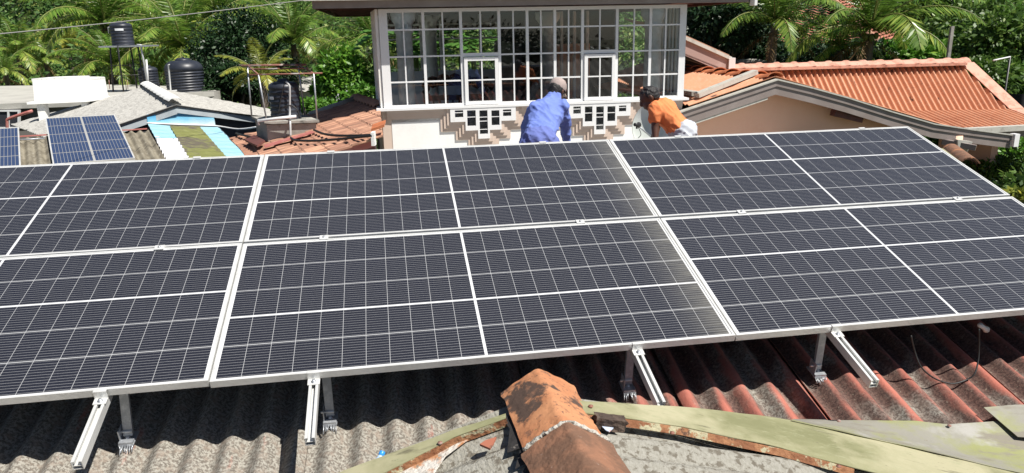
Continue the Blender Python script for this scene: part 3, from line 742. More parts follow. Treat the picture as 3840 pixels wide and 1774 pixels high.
# the second, moss stained flashing lapping on to the red sheets
mid = [(1990, 1057), (2106, 1083), (2240, 1113), (2386, 1147), (2500, 1174), (2620, 1202)]
up = [(1996, 1054), (2106, 1056), (2200, 1057), (2304, 1059), (2386, 1067), (2508, 1058)]
A_ = [RS.hit(x, y, .036) for x, y in mid]; B_ = [ROOF.hit(x, y, 2*AMP + .006) for x, y in up[:-1]] + [ROOF.hit(2550, 1057, 2*AMP+.006)]
B_.append(ROOF.hit(2600, 1092, 2*AMP + .006)); A_.append(RS.hit(2640, 1207, .036))
def S2(arr, a):
    f = a*(len(arr)-1); k = min(int(f), len(arr)-2); return arr[k].lerp(arr[k+1], f-k)
mb = MB()
def F2(a, b):
    p = S2(A_, a).lerp(S2(B_, a), b); sag = -.035*math.sin(math.pi*b)*min(1, a*3)
    return (p + V((0, 0, sag + .003*noise.noise(p*7))), EN)
mb.surf(F2, 60, 12, .003); mb.build('lapped_flashing', M['flash2'], near)
q = [ROOF.hit(2474, 1026, 2*AMP + .03), ROOF.hit(2554, 1019, 2*AMP+.03), ROOF.hit(2680, 1020, 2*AMP+.03), ROOF.hit(2720, 1110, 2*AMP+.03), ROOF.hit(2560, 1100, 2*AMP+.02), ROOF.hit(2518, 1064, 2*AMP+.02)]
mb = MB(); mb.prism(q, EN*.003); mb.build('far_flashing_sheet', M['flash2'], near)
# left flashing and the bare edge below it
tp = [LS.hit(x, y, .045) for x, y in ((1272, 1040), (1140, 1082), (1000, 1133), (851, 1190), (700, 1250))]
bt = [LS.hit(x, y, .040) for x, y in ((1272, 1052), (1140, 1101), (1060, 1142), (962, 1192), (840, 1260))]
ribbon(tp, bt, .003, 'verge_flashing', M['flash'], near)
b2 = [p - LS.n*.034 for p in bt]
mb = MB()
for i in range(4): mb.prism([bt[i] - LS.n*.003, bt[i+1] - LS.n*.003, b2[i+1], b2[i]], V((0, .005, 0)))
mb.build('batten', M['rustwood'], near)
pa = [LS.hit(x, y, .012) for x, y in ((1264, 1056), (1140, 1103), (1066, 1146), (965, 1200))]
pb = [LS.hit(x, y, .012) for x, y in ((1252, 1072), (1180, 1104), (1120, 1146), (1080, 1205))]
ribbon(pa, pb, .004, 'bare_edge_strip', M['asb_near_or'], near)
# ragged black sheet standing in for the shaded gap left of the ridge tiles
q = [LS.hit(x, y, .016) for x, y in ((1262, 1052), (1292, 1040), (1345, 1150), (1370, 1215), (1300, 1215), (1330, 1162), (1296, 1180), (1310, 1128), (1276, 1140), (1283, 1080))]
for i, tri_ in enumerate(((0, 1, 9), (9, 1, 7), (9, 7, 8), (1, 2, 7), (7, 2, 5), (7, 5, 6), (2, 3, 5), (5, 3, 4))):
    if i == 0: mb = MB()
    mb.prism([q[k] for k in tri_], LS.n*.002)
mb.build('dark_gap_sheet', M['gap_black'], near)
mb = MB()
for px_, py_ in ((1486, 1021), (2110, 1058), (2388, 1070), (1691, 1088), (2110, 1172)):
    pl_ = RS; p = pl_.hit(px_, py_, .036)
    mb.lathe(p, [(0, .004), (.004, .0035), (.005, .001), (.009, .0008), (.009, -.003)], 10, (rx, rdir, V((0, 0, 1))))
for px_, py_ in ((1107, 1113),): mb.lathe(LS.hit(px_, py_, .045), [(0, .004), (.004, .0035), (.005, .001), (.009, .0008), (.009, -.003)], 10)
mb.build('roofing_screws', M['rust'], near)
# gable wall under
mb = MB(); g0 = RLO - rdir*.3 - V((0, 0, .06)); gl = LS.z((RLO - rx*2.2 - rdir*.3).x, (RLO - rx*2.2 - rdir*.3).y, -.08); gr = RS.z((RLO + rx*1.9 - rdir*.3).x, (RLO + rx*1.9 - rdir*.3).y, -.08)
mb.prism([g0, gl, V((gl.x, gl.y, G)), V((gr.x, gr.y, G)), gr], -rdir*.12); mb.build('gable_wall', M['greywall'], near)
# odds and ends lying on the roof
def lump(c, ax, sx, sy, sz, seedk, rough=.18, nseg=5):
    bm = bmesh.new(); bmesh.ops.create_cube(bm, size=2); bmesh.ops.subdivide_edges(bm, edges=bm.edges[:], cuts=nseg, use_grid_fill=True)
    mb = MB()
    for v in bm.verts:
        n = noise.noise(v.co*2.2 + V((seedk, 0, 0))) + .5*noise.noise(v.co*6 + V((seedk, 3, 0)))
        v.co *= 1 + rough*n
    vs = [c + ax[0]*v.co.x*sx + ax[1]*v.co.y*sy + ax[2]*v.co.z*sz for v in bm.verts]; fs = [tuple(v.index for v in f.verts) for f in bm.faces]
    mb.raw(vs, fs); bm.free(); return mb
ax = ((rx + V((0, 0, -.26))).normalized(), rdir, V((.2, 0, .98)))
c = RS.hit(1533, 1063, .028); o = lump(c, ax, .056, .022, .022, 4).build('mortar_lump', M['brick']); setp(o, 'rough dark brown lump of mortar beside the clay ridge tile under the olive flashing', 'rubble')
mb = MB(); q = [RS.hit(x, y, .018) for x, y in ((1508, 1068), (1548, 1073), (1533, 1088), (1524, 1084))]; mb.prism(q, V((0, 0, .003))); o = mb.build('tile_shard', M['mirror']); setp(o, 'small pale blue glazed shard lying below the dark lump of mortar', 'shard')
mb = MB(); q = [LS.hit(x, y, .02) for x, y in ((1207, 1122), (1222, 1112), (1249, 1104), (1240, 1122), (1233, 1133))]; mb.prism(q, V((0, 0, .008))); o = mb.build('clay_shard', M['shard']); setp(o, 'red broken clay shard on the grey sheet left of the ridge tile', 'shard')
c = ROOF.hit(956, 1152, .03); ux_ = V((.25, .45, .5)).normalized(); X_ = ux_.orthogonal().normalized(); Y_ = ux_.cross(X_)
t = thing('plastic_bottle', 'small clear plastic bottle with a bright blue cap behind the left olive flashing', 'bottle', c - ux_*.12)
mb = MB(); mb.lathe(c, [(0, -.16), (.026, -.155), (.028, -.14), (.026, -.09), (.028, -.05), (.024, -.02), (.013, 0), (.012, .012)], 18, (X_, Y_, ux_)); mb.build('bottle_body', M['clearblue'], t)
mb = MB(); mb.lathe(c + ux_*.012, [(.0135, 0), (.0138, .004), (.0135, .016), (.011, .019), (0, .019)], 18, (X_, Y_, ux_)); mb.build('cap', M['bluecap'], t)
# ================================================================== WHITE GLAZED BUILDING
random.seed(5)
WL = at(975, 272, 11.0); t_ = (ray(1705, 247).x*WL.y - WL.x)/(AU.x - ray(1705, 247).x*AU.y)
WU = V((AU.x, AU.y, 0)).normalized(); WN = V((WU.y, -WU.x, 0))          # WN faces the camera
ZS, ZT = WL.z, .315
def wp(x, y, out=0):
    """point of the wall plane seen at x, y, moved out towards the camera"""
    r = ray(x, y); k = WN.dot(WL) / WN.dot(r); return r*k + WN*out
def wu(x, y): return (wp(x, y) - WL).dot(WU)
def Wp(u, z, out=0): return WL + WU*u + V((0, 0, z - WL.z)) + WN*out
def wbox(mb, u0, u1, z0, z1, o0, o1):
    vs = [Wp(u, z, o) for o in (o0, o1) for z in (z0, z1) for u in (u0, u1)]
    mb.raw(vs, [(0, 2, 3, 1), (4, 5, 7, 6), (0, 1, 5, 4), (2, 6, 7, 3), (0, 4, 6, 2), (1, 3, 7, 5)])
bld = thing('glazed_building', 'white building with a wall of small-paned windows and stepped mouldings behind the two workers', 'building', (WL.x + 2.2, WL.y, -1.95))
FL = -1.95
# mullion positions measured half way up
mx = [968.5, 1019, 1068.5, 1117, 1162, 1211, 1257, 1292.5, 1327, 1361.5, 1396, 1430.5, 1465, 1508.5, 1551, 1594, 1634.5, 1673, 1712]
ym = [150 - (x-968)*.02 for x in mx]
us = [wu(x, y) for x, y in zip(mx, ym)]
zr = [(wp(1063, y).z) for y in (74.5, 142, 205.5)]
UR = us[-1] + .05
bays = [(0, 2), (2, 4), (4, 6), (6, 8), (8, 10), (10, 12), (12, 14), (14, 16), (16, 18)]
for bi, (a, b) in enumerate(bays):
    u0, u1, um = us[a], us[b], us[a+1]
    mb = MB(); hw = .020 if a > 0 else .045
    if bi == 0: u0 = us[0] + .045
    wbox(mb, u0 - (.02 if bi else .10), u0 + .020, ZS, ZT, -.05, .012)
    if bi == 8: wbox(mb, u1 - .03, u1 + .07, ZS, ZT, -.05, .012); e1 = u1 - .03
    else: e1 = u1 - .020
    e0 = u0 + .020
    casement = bi in (2, 6)
    zlo = zr[1] if casement else ZS
    wbox(mb, e0, e1, ZT - .05, ZT, -.045, .008)
    wbox(mb, e0, e1, ZS, ZS + .035, -.045, .008)
    for z in (zr if not casement else zr[:1]): wbox(mb, e0, e1, z - .011, z + .011, -.03, .004)
    if casement: wbox(mb, e0, e1, zr[1] - .022, zr[1] + .03, -.045, .010)
    zz = ZS + .035 if not casement else zr[1] + .03
    wbox(mb, um - .010, um + .010, zz, ZT - .05, -.028, .002)
    f = mb.build('window', M['frame'], bld)
    g = MB(); wbox(g, e0, e1, zz, ZT - .05, -.0135, -.0105)
    g.build('pane', M['glass'], f)
    if casement:
        c = MB(); q0, q1, y0, y1 = e0 + .006, e1 - .006, ZS + .008, zr[1] - .030
        o_ = .035; wd = .050
        wbox(c, q0, q0 + wd, y0, y1, -.01, o_); wbox(c, q1 - wd, q1, y0, y1, -.01, o_)
        wbox(c, q0 + wd, q1 - wd, y1 - wd, y1, -.008, o_ - .002); wbox(c, q0 + wd, q1 - wd, y0, y0 + wd, -.008, o_ - .002)
        wbox(c, um - .009, um + .009, y0 + wd, y1 - wd, .0, o_ - .008); wbox(c, q0 + wd, q1 - wd, zr[2] - .009, zr[2] + .009, .0, o_ - .009)
        cs = c.build('casement', M['frame'], bld)
        g = MB(); wbox(g, q0 + wd, q1 - wd, y0 + wd, y1 - wd, .010, .013); g.build('pane', M['glass'], cs)
# corner posts are inside the first and last window; sill ledge
mb = MB(); wbox(mb, -.16, UR + .08, ZS - .035, ZS - .001, -.12, .085)
mb.build('sill', M['frame'], bld)
# stepped glass lights below the two casements
ZB = FL - 2.2
holes = []
def px_rect(x0, y0, x1, y1):
    return wu(x0, (y0+y1)/2), wu(x1, (y0+y1)/2), wp((x0+x1)/2, y1).z, wp((x0+x1)/2, y0).z
z4 = lambda a, b: (905.6 + .3158*a, .3158*b)
z5 = lambda a, b: (1308.1 + .3045*a, .3045*b)
grpA = [px_rect(*z4(a, b), *z4(c, d)) for a, b, c, d in ((752, 875, 818, 930), (850, 875, 918, 998), (948, 875, 1012, 1062), (1042, 875, 1105, 992), (1133, 868, 1198, 920))]
grpB = [px_rect(*z5(a, b), *z5(c, d)) for a, b, c, d in ((430, 876, 492, 935), (525, 876, 587, 1000), (618, 876, 680, 1066), (710, 874, 775, 996), (805, 868, 865, 916))]
ztop = ZS - .034
for gi, grp in enumerate((grpA, grpB)):
    fr = MB(); gl = MB(); dk = MB(); mg = .068
    n = len(grp)
    low = [r[2] for r in grp]
    for k, (a, b, z0_, z1_) in enumerate(grp):
        prev_b = grp[k-1][1] if k else a - 2*mg
        nxt_a = grp[k+1][0] if k < n-1 else b + 2*mg
        L_ = (a + prev_b)/2 if k else a - mg; Rr = (b + nxt_a)/2 if k < n-1 else b + mg
        zb = z0_ - mg
        wbox(fr, L_, a, zb, ztop, -.03, .078); wbox(fr, b, Rr, zb, ztop, -.03, .078)
        wbox(fr, a, b, zb, z0_, -.03, .0775); wbox(fr, a, b, z1_, ztop, -.03, .0775)
        zc = (z0_ + z1_)/2
        wbox(fr, a, b, zc + .01, zc + .02, .065, .072)
        if k == 2: wbox(fr, a, b, z1_ - (z1_-z0_)*.3, z1_ - (z1_-z0_)*.3 + .01, .065, .072); wbox(fr, a, b, z0_ + (z1_-z0_)*.18, z0_ + (z1_-z0_)*.18 + .01, .065, .072)
        wbox(gl, a, b, z0_, z1_, .062, .064); wbox(dk, a, b, z0_, z1_, .0585, .060)
    s = fr.build('stepped_window', M['frame'], bld); gl.build('pane', M['glass'], s); dk.build('backing', M['greywall'], s)
    # receding mouldings that follow the steps
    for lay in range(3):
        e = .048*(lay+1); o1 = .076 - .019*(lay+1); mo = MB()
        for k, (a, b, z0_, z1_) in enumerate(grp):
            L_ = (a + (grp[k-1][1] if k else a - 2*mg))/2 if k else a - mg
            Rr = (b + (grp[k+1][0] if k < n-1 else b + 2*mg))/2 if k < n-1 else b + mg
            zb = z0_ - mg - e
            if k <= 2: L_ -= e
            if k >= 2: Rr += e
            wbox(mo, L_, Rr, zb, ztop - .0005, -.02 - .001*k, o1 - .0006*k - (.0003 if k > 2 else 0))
        mo.build('step_moulding', M['mould_shade'], bld)
# mouldings under the long sill, between the stepped lights
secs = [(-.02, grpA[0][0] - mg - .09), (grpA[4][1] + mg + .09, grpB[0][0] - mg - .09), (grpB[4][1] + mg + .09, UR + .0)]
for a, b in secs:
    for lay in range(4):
        mo = MB(); wbox(mo, a, b, ZS - .035 - .045*(lay+1), ZS - .0355 - .045*lay, -.02, .076 - .019*(lay+1)); mo.build('sill_moulding', M['mould_shade'], bld)  # lowest flat band is tan only to paint the shade under the sill
mb = MB(); wbox(mb, .045, UR - .05, ZB, ztop - .0008, -.2, 0); mb.build('wall', M['white'], bld)
# side bays that fold back (left one is seen edge on)
CL = at(941, 150, 12.35); CL.z = 0
def folded(P0, P1, nm, npan):
    d = V((P1.x - P0.x, P1.y - P0.y, 0)); L_ = d.length; d.normalize(); nn = V((d.y, -d.x, 0))
    if nn.dot(V((P0.x - bld.location.x, 0, 0))) < 0: nn = -nn
    def B(mb, s0, s1, z0_, z1_, o0, o1):
        b0 = V((P0.x, P0.y, 0)); vs = [b0 + d*s + V((0, 0, z)) + nn*o for o in (o0, o1) for z in (z0_, z1_) for s in (s0, s1)]
        mb.raw(vs, [(0, 2, 3, 1), (4, 5, 7, 6), (0, 1, 5, 4), (2, 6, 7, 3), (0, 4, 6, 2), (1, 3, 7, 5)])
    mb = MB(); n = npan*2
    for k in range(n+1):
        s = L_*k/n; hw = .02 if k % 2 == 0 else .01
        B(mb, max(.01, s-hw), min(L_, s+hw), ZS + .0, ZT, -.03, .01)
    for z in zr + [ZS + .018, ZT - .025]: B(mb, .012, L_ - .02, z-.012, z+.012, -.022, .004)
    f = mb.build('side_window', M['cream'], bld)
    g = MB(); B(g, .02, L_ - .02, ZS+.03, ZT-.04, -.012, -.009); g.build('pane', M['glass'], f)
    mb = MB(); B(mb, 0, L_, ZB, ZS - .035, -.15, .0); mb.build('side_wall', M['mould_shade'], bld)  # tan colour stands for the shade on this white wall
    mb = MB(); B(mb, -.02, L_, ZS - .034, ZS - .002, -.1, .05); mb.build('side_sill', M['cream'], bld)
LC = Wp(-.085, ZS); RC = Wp(UR + .01, ZS)
CR = RC + (V((CL.x - LC.x, CL.y - LC.y, 0)) - 2*WU*V((CL.x - LC.x, CL.y - LC.y, 0)).dot(WU))
folded(LC, V((CL.x, CL.y, 0)), 'l', 4); folded(RC, V((CR.x, CR.y, 0)), 'r', 4)
# room: floor, back wall with an open, glazed left part, columns, ceiling, furniture
D = 4.2
def In(u, z, d): return Wp(u, z, -d)
def inbox(name, m_, u0, u1, z0_, z1_, d0, d1, parent=None):
    mb = MB(); wbox(mb, u0, u1, z0_, z1_, -d1, -d0); return mb.build(name, m_, parent or bld)
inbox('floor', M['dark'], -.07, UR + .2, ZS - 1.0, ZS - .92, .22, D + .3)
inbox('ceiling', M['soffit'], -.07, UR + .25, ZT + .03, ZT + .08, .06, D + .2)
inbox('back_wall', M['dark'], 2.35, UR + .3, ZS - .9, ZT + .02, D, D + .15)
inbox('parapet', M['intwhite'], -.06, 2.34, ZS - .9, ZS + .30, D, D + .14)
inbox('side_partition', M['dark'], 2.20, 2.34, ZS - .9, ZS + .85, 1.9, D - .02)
mb = MB()
for k in range(7):
    u = -.06 + 2.36*k/6; wbox(mb, u, u + .06, ZS + .302, ZT, -(D + .1), -(D + .03))
for z in (ZS + .9, ZT - .2): wbox(mb, -.06, 2.33, z, z + .035, -(D + .095), -(D + .035))
mb.build('far_window_frame', M['cream'], bld)
inbox('header_beam', M['soffit'], -.06, UR + .2, ZT - .28, ZT + .025, D + .16, D + .3)
def column(u, d, r=.13):
    mb = MB(); c = In(u, ZS - .92, d)
    H = ZT - ZS + .92
    mb.lathe(c, [(0, .001), (r*1.3, .001), (r*1.3, .08), (r*1.05, .12), (r, .16), (r*.9, H - .34), (r*1.1, H - .32), (r*.95, H - .28), (r*.95, H - .22), (r*1.35, H - .14), (r*1.4, H - .02), (0, H-.02)], 24)
    mb.build('column', M['cream'], bld)
column(.30, .19, .13); column(UR - .42, .21, .14); column(2.95, 2.6, .16); column(.9, 3.6, .12)
# orange partition seen through the right hand panes
inbox('inner_wall', M['orange_wall'], 3.25, 3.9, ZS - .9, ZS + .78, 3.2, 3.3)
mb = MB()
for u in (3.3, 3.55, 3.8): wbox(mb, u, u+.05, ZS - .9, ZT, -3.14, -3.08)
mb.build('inner_window_frame', M['cream'], bld)
# turned wooden furniture near the left panes
sofa = thing('wooden_settee', 'dark carved wooden settee seen through the lower left panes of the glass wall', 'settee', In(1.15, ZS - .92, .9))
for u, d in ((.62, .7), (1.62, .7), (.62, 1.3), (1.62, 1.3)):
    mb = MB(); mb.lathe(In(u, ZS - .92, d), [(.0, 0), (.035, .0), (.03, .5), (.045, .55), (.03, .6), (.035, 1.0), (.05, 1.04), (.02, 1.07), (.05, 1.12), (.05, 1.16), (0, 1.2)], 12); mb.build('turned_post', M['wood'], sofa)

mb = MB(); wbox(mb, .62, 1.62, ZS + .02, ZS + .10, -.74, -.68); wbox(mb, .64, 1.60, ZS - .46, ZS - .40, -1.32, -.7)
for k in range(9):
    u = .7 + .1*k; wbox(mb, u, u+.03, ZS - .4, ZS + .02, -.72, -.70)
mb.build('back_rail', M['wood'], sofa)
mb = MB()
for k in range(5): mb.lathe(In(.75 + .18*k, ZS + .27 + .04*math.sin(k), 1.25), [(0, -.1), (.08, -.06), (.1, 0), (.08, .07), (0, .1)], 12)
wbox(mb, .6, 1.66, ZS + .2, ZS + .33, -1.34, -1.26)
mb.build('carved_crest', M['wood'], sofa)
# roof with gutter and fascia
fo = .27
eL = Wp(wu(788, 24) , 0); 
rr_ = ray(786, 22); base = WL + WN*fo; k = WN.dot(base)/WN.dot(rr_); FLp = rr_*k; rr2 = ray(1884, 16); FRp = rr2*(WN.dot(base)/WN.dot(rr2)); ZF = FLp.z
uL, uR = (FLp - WL).dot(WU), (FRp - WL).dot(WU)
mb = MB(); wbox(mb, uL, uR, ZF, ZF + .10, fo - .02, fo); mb.build('fascia', M['grey_fascia'], bld)
mb = MB(); wbox(mb, uL - .10, uR + .03, ZF + .098, ZF + .19, fo + .002, fo + .11); wbox(mb, uL - .10, uR + .03, ZF + .19, ZF + .20, fo + .0, fo + .125); mb.build('gutter', M['grey_fascia_top'], bld)
mb = MB(); wbox(mb, uR + .032, uR + .075, ZF - .05, ZF + .19, fo - .04, fo + .11); mb.build('gutter_end', M['frame'], bld)
DB = 5.4
mb = MB(); wbox(mb, uL + .02, uR - .02, ZF + .055, ZF + .075, -DB, fo - .021)
for k in range(9): wbox(mb, uL + .03, uR - .03, ZF + .035, ZF + .054, -(k*.8 + .2), -(k*.8 + .1))
mb.build('soffit', M['soffit'], bld)
mb = MB(); wbox(mb, uL, uL + .02, ZF, ZF + .10, -DB, fo - .021); wbox(mb, uR - .02, uR, ZF, ZF + .10, -DB, fo - .021); wbox(mb, uL, uR, ZF, ZF + .10, -DB - .02, -DB); mb.build('side_fascia', M['soffit'], bld)
mb = MB(); q = [Wp(uL - .08, ZF + .2, fo + .08), Wp(uR + .03, ZF + .2, fo + .08), Wp(uR + .03, ZF + .2, -DB), Wp(uL - .08, ZF + .2, -DB)]
ra, rb_ = Wp(uL + 2.2, ZF + 1.5, -DB/2), Wp(uR - 2.2, ZF + 1.5, -DB/2)
for f_ in ((q[0], q[1], rb_, ra), (q[1], q[2], rb_), (q[2], q[3], ra, rb_), (q[3], q[0], ra)):
    nn = (f_[1]-f_[0]).cross(f_[2]-f_[0]).normalized(); mb.prism(f_, nn*.03)
mb.build('roof', M['clay'], bld)
# lower storey behind
mb = MB(); wbox(mb, -.05, UR + .2, G, ZS - 1.0, -D - .3, -.21); mb.build('lower_storey', M['white'], bld)
# satellite dish
sd = thing('satellite_dish', 'grey white satellite dish on the wall beside the worker in orange', 'satellite dish', at(1655, 345, 9.9))
c = at(1652, 318, 9.75); ax_ = V((-.62, -.72, .30)).normalized(); X_ = ax_.orthogonal().normalized(); Y_ = ax_.cross(X_)
prof = [(.30*k/8, .10*(k/8)**2) for k in range(9)] + [(.305, .105), (.30, .095)] + [(.30*k/8, .10*(k/8)**2 - .008) for k in range(7, -1, -1)]
mb = MB(); mb.lathe(c, prof, 40, (X_, Y_, ax_)); mb.build('reflector', M['dish'], sd)
mb = MB(); tip = at(1602, 314, 9.35); root = at(1640, 346, 9.6); mb.tube([root, root.lerp(tip, .9)], .010, 8); arm = mb.build('feed_arm', M['alu_dull'], sd)
d_ = (c - tip).normalized(); mb = MB(); mb.tube([tip - d_*.05, tip, tip + d_*.035, tip + d_*.05], [.022, .022, .034, .036], 12); mb.tube([tip + V((0, 0, .0)), tip + V((0, 0, -.05))], .012, 8); mb.build('receiver_head', M['black'], sd)
mb = MB(); mb.tube(smooth([tip, tip + V((.06, .03, -.12)), tip + V((.02, .05, -.2)), tip + V((.08, .1, -.33))]), .004, 6); mb.build('cable', M['blackpipe'], sd)
mb = MB(); mb.tube([c, c - ax_*.12, V((c.x + .1, c.y + .3, FL + .3)), V((c.x+.1, c.y+.3, FL))], .018, 8); mb.build('mast', M['alu_dull'], sd)
mb = MB(); mb.prism([V((-3.5, 6.2, FL)), V((4.6, 7.6, FL)), V((4.6, 12.2, FL)), V((-3.0, 11.2, FL))], V((0, 0, -.15)))
o = mb.build('flat_roof_terrace', M['concrete']); setp(o, 'flat concrete terrace on which the two workers stand behind the array', 'terrace')

# ================================================================== WORKERS
def blob(name, prims, vox, matl, parent=None, loc=None, smooth_it=3, disp=0, dscale=6, seedk=0, fine=None):
    bm = bmesh.new()
    for pr in prims:
        if pr[0] == 'cap':
            _, p, q, r1, r2 = pr[:5]; p, q = V(p), V(q); d = q - p; L_ = d.length; d.normalize(); fl = pr[5] if len(pr) > 5 else None
            x = d.orthogonal().normalized(); y = d.cross(x)
            if fl: x = (V(fl[0]) - d*V(fl[0]).dot(d)).normalized(); y = d.cross(x)
            fx, fy = (fl[1], fl[2]) if fl else (1, 1)
            rings = []; seg = 18
            st = [(-1, 0)] + [(-math.cos(a*math.pi/10), math.sin(a*math.pi/10)) for a in range(1, 5)] + [(0, 1)]
            for z, s in st: rings.append((p + d*z*r1, r1*s))
            for z, s in [(math.sin(a*math.pi/10), math.cos(a*math.pi/10)) for a in range(0, 5)] + [(1, 0)]: rings.append((q + d*z*r2, r2*s))
            vr = []
            for c, r in rings:
                if r < 1e-6: vr.append([bm.verts.new(c)])
                else: vr.append([bm.verts.new(c + x*r*fx*math.cos(2*math.pi*k/seg) + y*r*fy*math.sin(2*math.pi*k/seg)) for k in range(seg)])
            for a, b in zip(vr[:-1], vr[1:]):
                for k in range(seg):
                    if len(a) == 1: bm.faces.new((a[0], b[(k+1) % seg], b[k]))
                    elif len(b) == 1: bm.faces.new((a[k], a[(k+1) % seg], b[0]))
                    else: bm.faces.new((a[k], a[(k+1) % seg], b[(k+1) % seg], b[k]))
        else:
            _, c, r, axs = pr; mt = Matrix((axs[0]*r[0], axs[1]*r[1], axs[2]*r[2])).transposed().to_4x4(); mt.translation = V(c)
            bmesh.ops.create_icosphere(bm, subdivisions=3, radius=1, matrix=mt)
    bmesh.ops.recalc_face_normals(bm, faces=bm.faces[:])
    me = bpy.data.meshes.new('tmp'); bm.to_mesh(me); bm.free()
    o = bpy.data.objects.new('tmp', me); COL.objects.link(o)
    md = o.modifiers.new('r', 'REMESH'); md.mode = 'VOXEL'; md.voxel_size = vox
    if smooth_it: ms_ = o.modifiers.new('s', 'SMOOTH'); ms_.iterations = smooth_it; ms_.factor = .5
    dg = bpy.context.evaluated_depsgraph_get(); ev = o.evaluated_get(dg); m2 = bpy.data.meshes.new_from_object(ev)
    bpy.data.objects.remove(o)
    mb = MB(); vs = []
    for v in m2.vertices:
        p = v.co.copy()
        if disp:
            q = V((p.x*dscale*.8, p.y*dscale, p.z*dscale*1.15 + p.x*dscale*.9)) + V((seedk, 0, 0)); p += v.normal*disp*(1.5*(1-abs(noise.noise(q)))**6 + .8*(1-abs(noise.noise(q*2.1 + V((9, 0, 0)))))**8 - .95)
        if fine: p += v.normal*fine*noise.noise(p*55)
        vs.append(p)
    mb.raw(vs, [tuple(f.vertices) for f in m2.polygons], True); bpy.data.meshes.remove(m2)
    return mb.build(name, matl, parent, loc)
def head_prims(c, f, u, r=.098):
    """c centre, f facing, u up of head"""
    s = f.cross(u).normalized(); A = (s, f, u)
    P = [('ell', c + u*.02 - f*.01, (.076, .095, .088), A), ('ell', c - u*.05 + f*.03, (.06, .066, .066), A), ('ell', c - u*.095 + f*.052, (.034, .03, .024), A),
         ('ell', c - u*.02 + f*.098, (.014, .020, .024), A), ('cap', c + u*.012 + f*.088, c - u*.02 + f*.104, .010, .014),
         ('ell', c - u*.062 + f*.086, (.026, .014, .008), A), ('ell', c - u*.072 + f*.084, (.022, .013, .008), A), ('ell', c + u*.025 + f*.078, (.05, .014, .012), A)]
    for k in (-1, 1):
        P += [('ell', c + s*.074*k - u*.008 - f*.012, (.012, .02, .032), A), ('ell', c + s*.081*k - u*.004 - f*.018, (.008, .014, .024), A), ('ell', c + s*.028*k + u*.004 + f*.074, (.014, .012, .010), A)]
    return P
def hand_prims(wr, d, side, palm_n, curl=.6):
    """wrist, pointing direction, side of the thumb"""
    d = d.normalized(); side = (side - d*side.dot(d)).normalized(); n = palm_n.normalized(); P = []
    P.append(('ell', wr + d*.045, (.040, .050, .016), (side, d, side.cross(d))))
    for k, (o_, L_) in enumerate(((.030, .072), (.011, .080), (-.010, .074), (-.029, .058))):
        a = wr + d*.085 + side*o_; b = a + (d*math.cos(curl*.5) + n*math.sin(curl*.5))*L_*.45; c = b + (d*math.cos(curl*1.3) + n*math.sin(curl*1.3))*L_*.32; e = c + (d*math.cos(curl*2.1) + n*math.sin(curl*2.1))*L_*.25
        P += [('cap', a, b, .0095, .0088), ('cap', b, c, .0088, .008), ('cap', c, e, .008, .0068)]
    a = wr + d*.025 + side*.034; b = a + (side*.7 + d*.6 + n*.3).normalized()*.036; c = b + (side*.25 + d*.8 + n*.4).normalized()*.03
    P += [('cap', a, b, .012, .0105), ('cap', b, c, .0105, .008)]
    return P
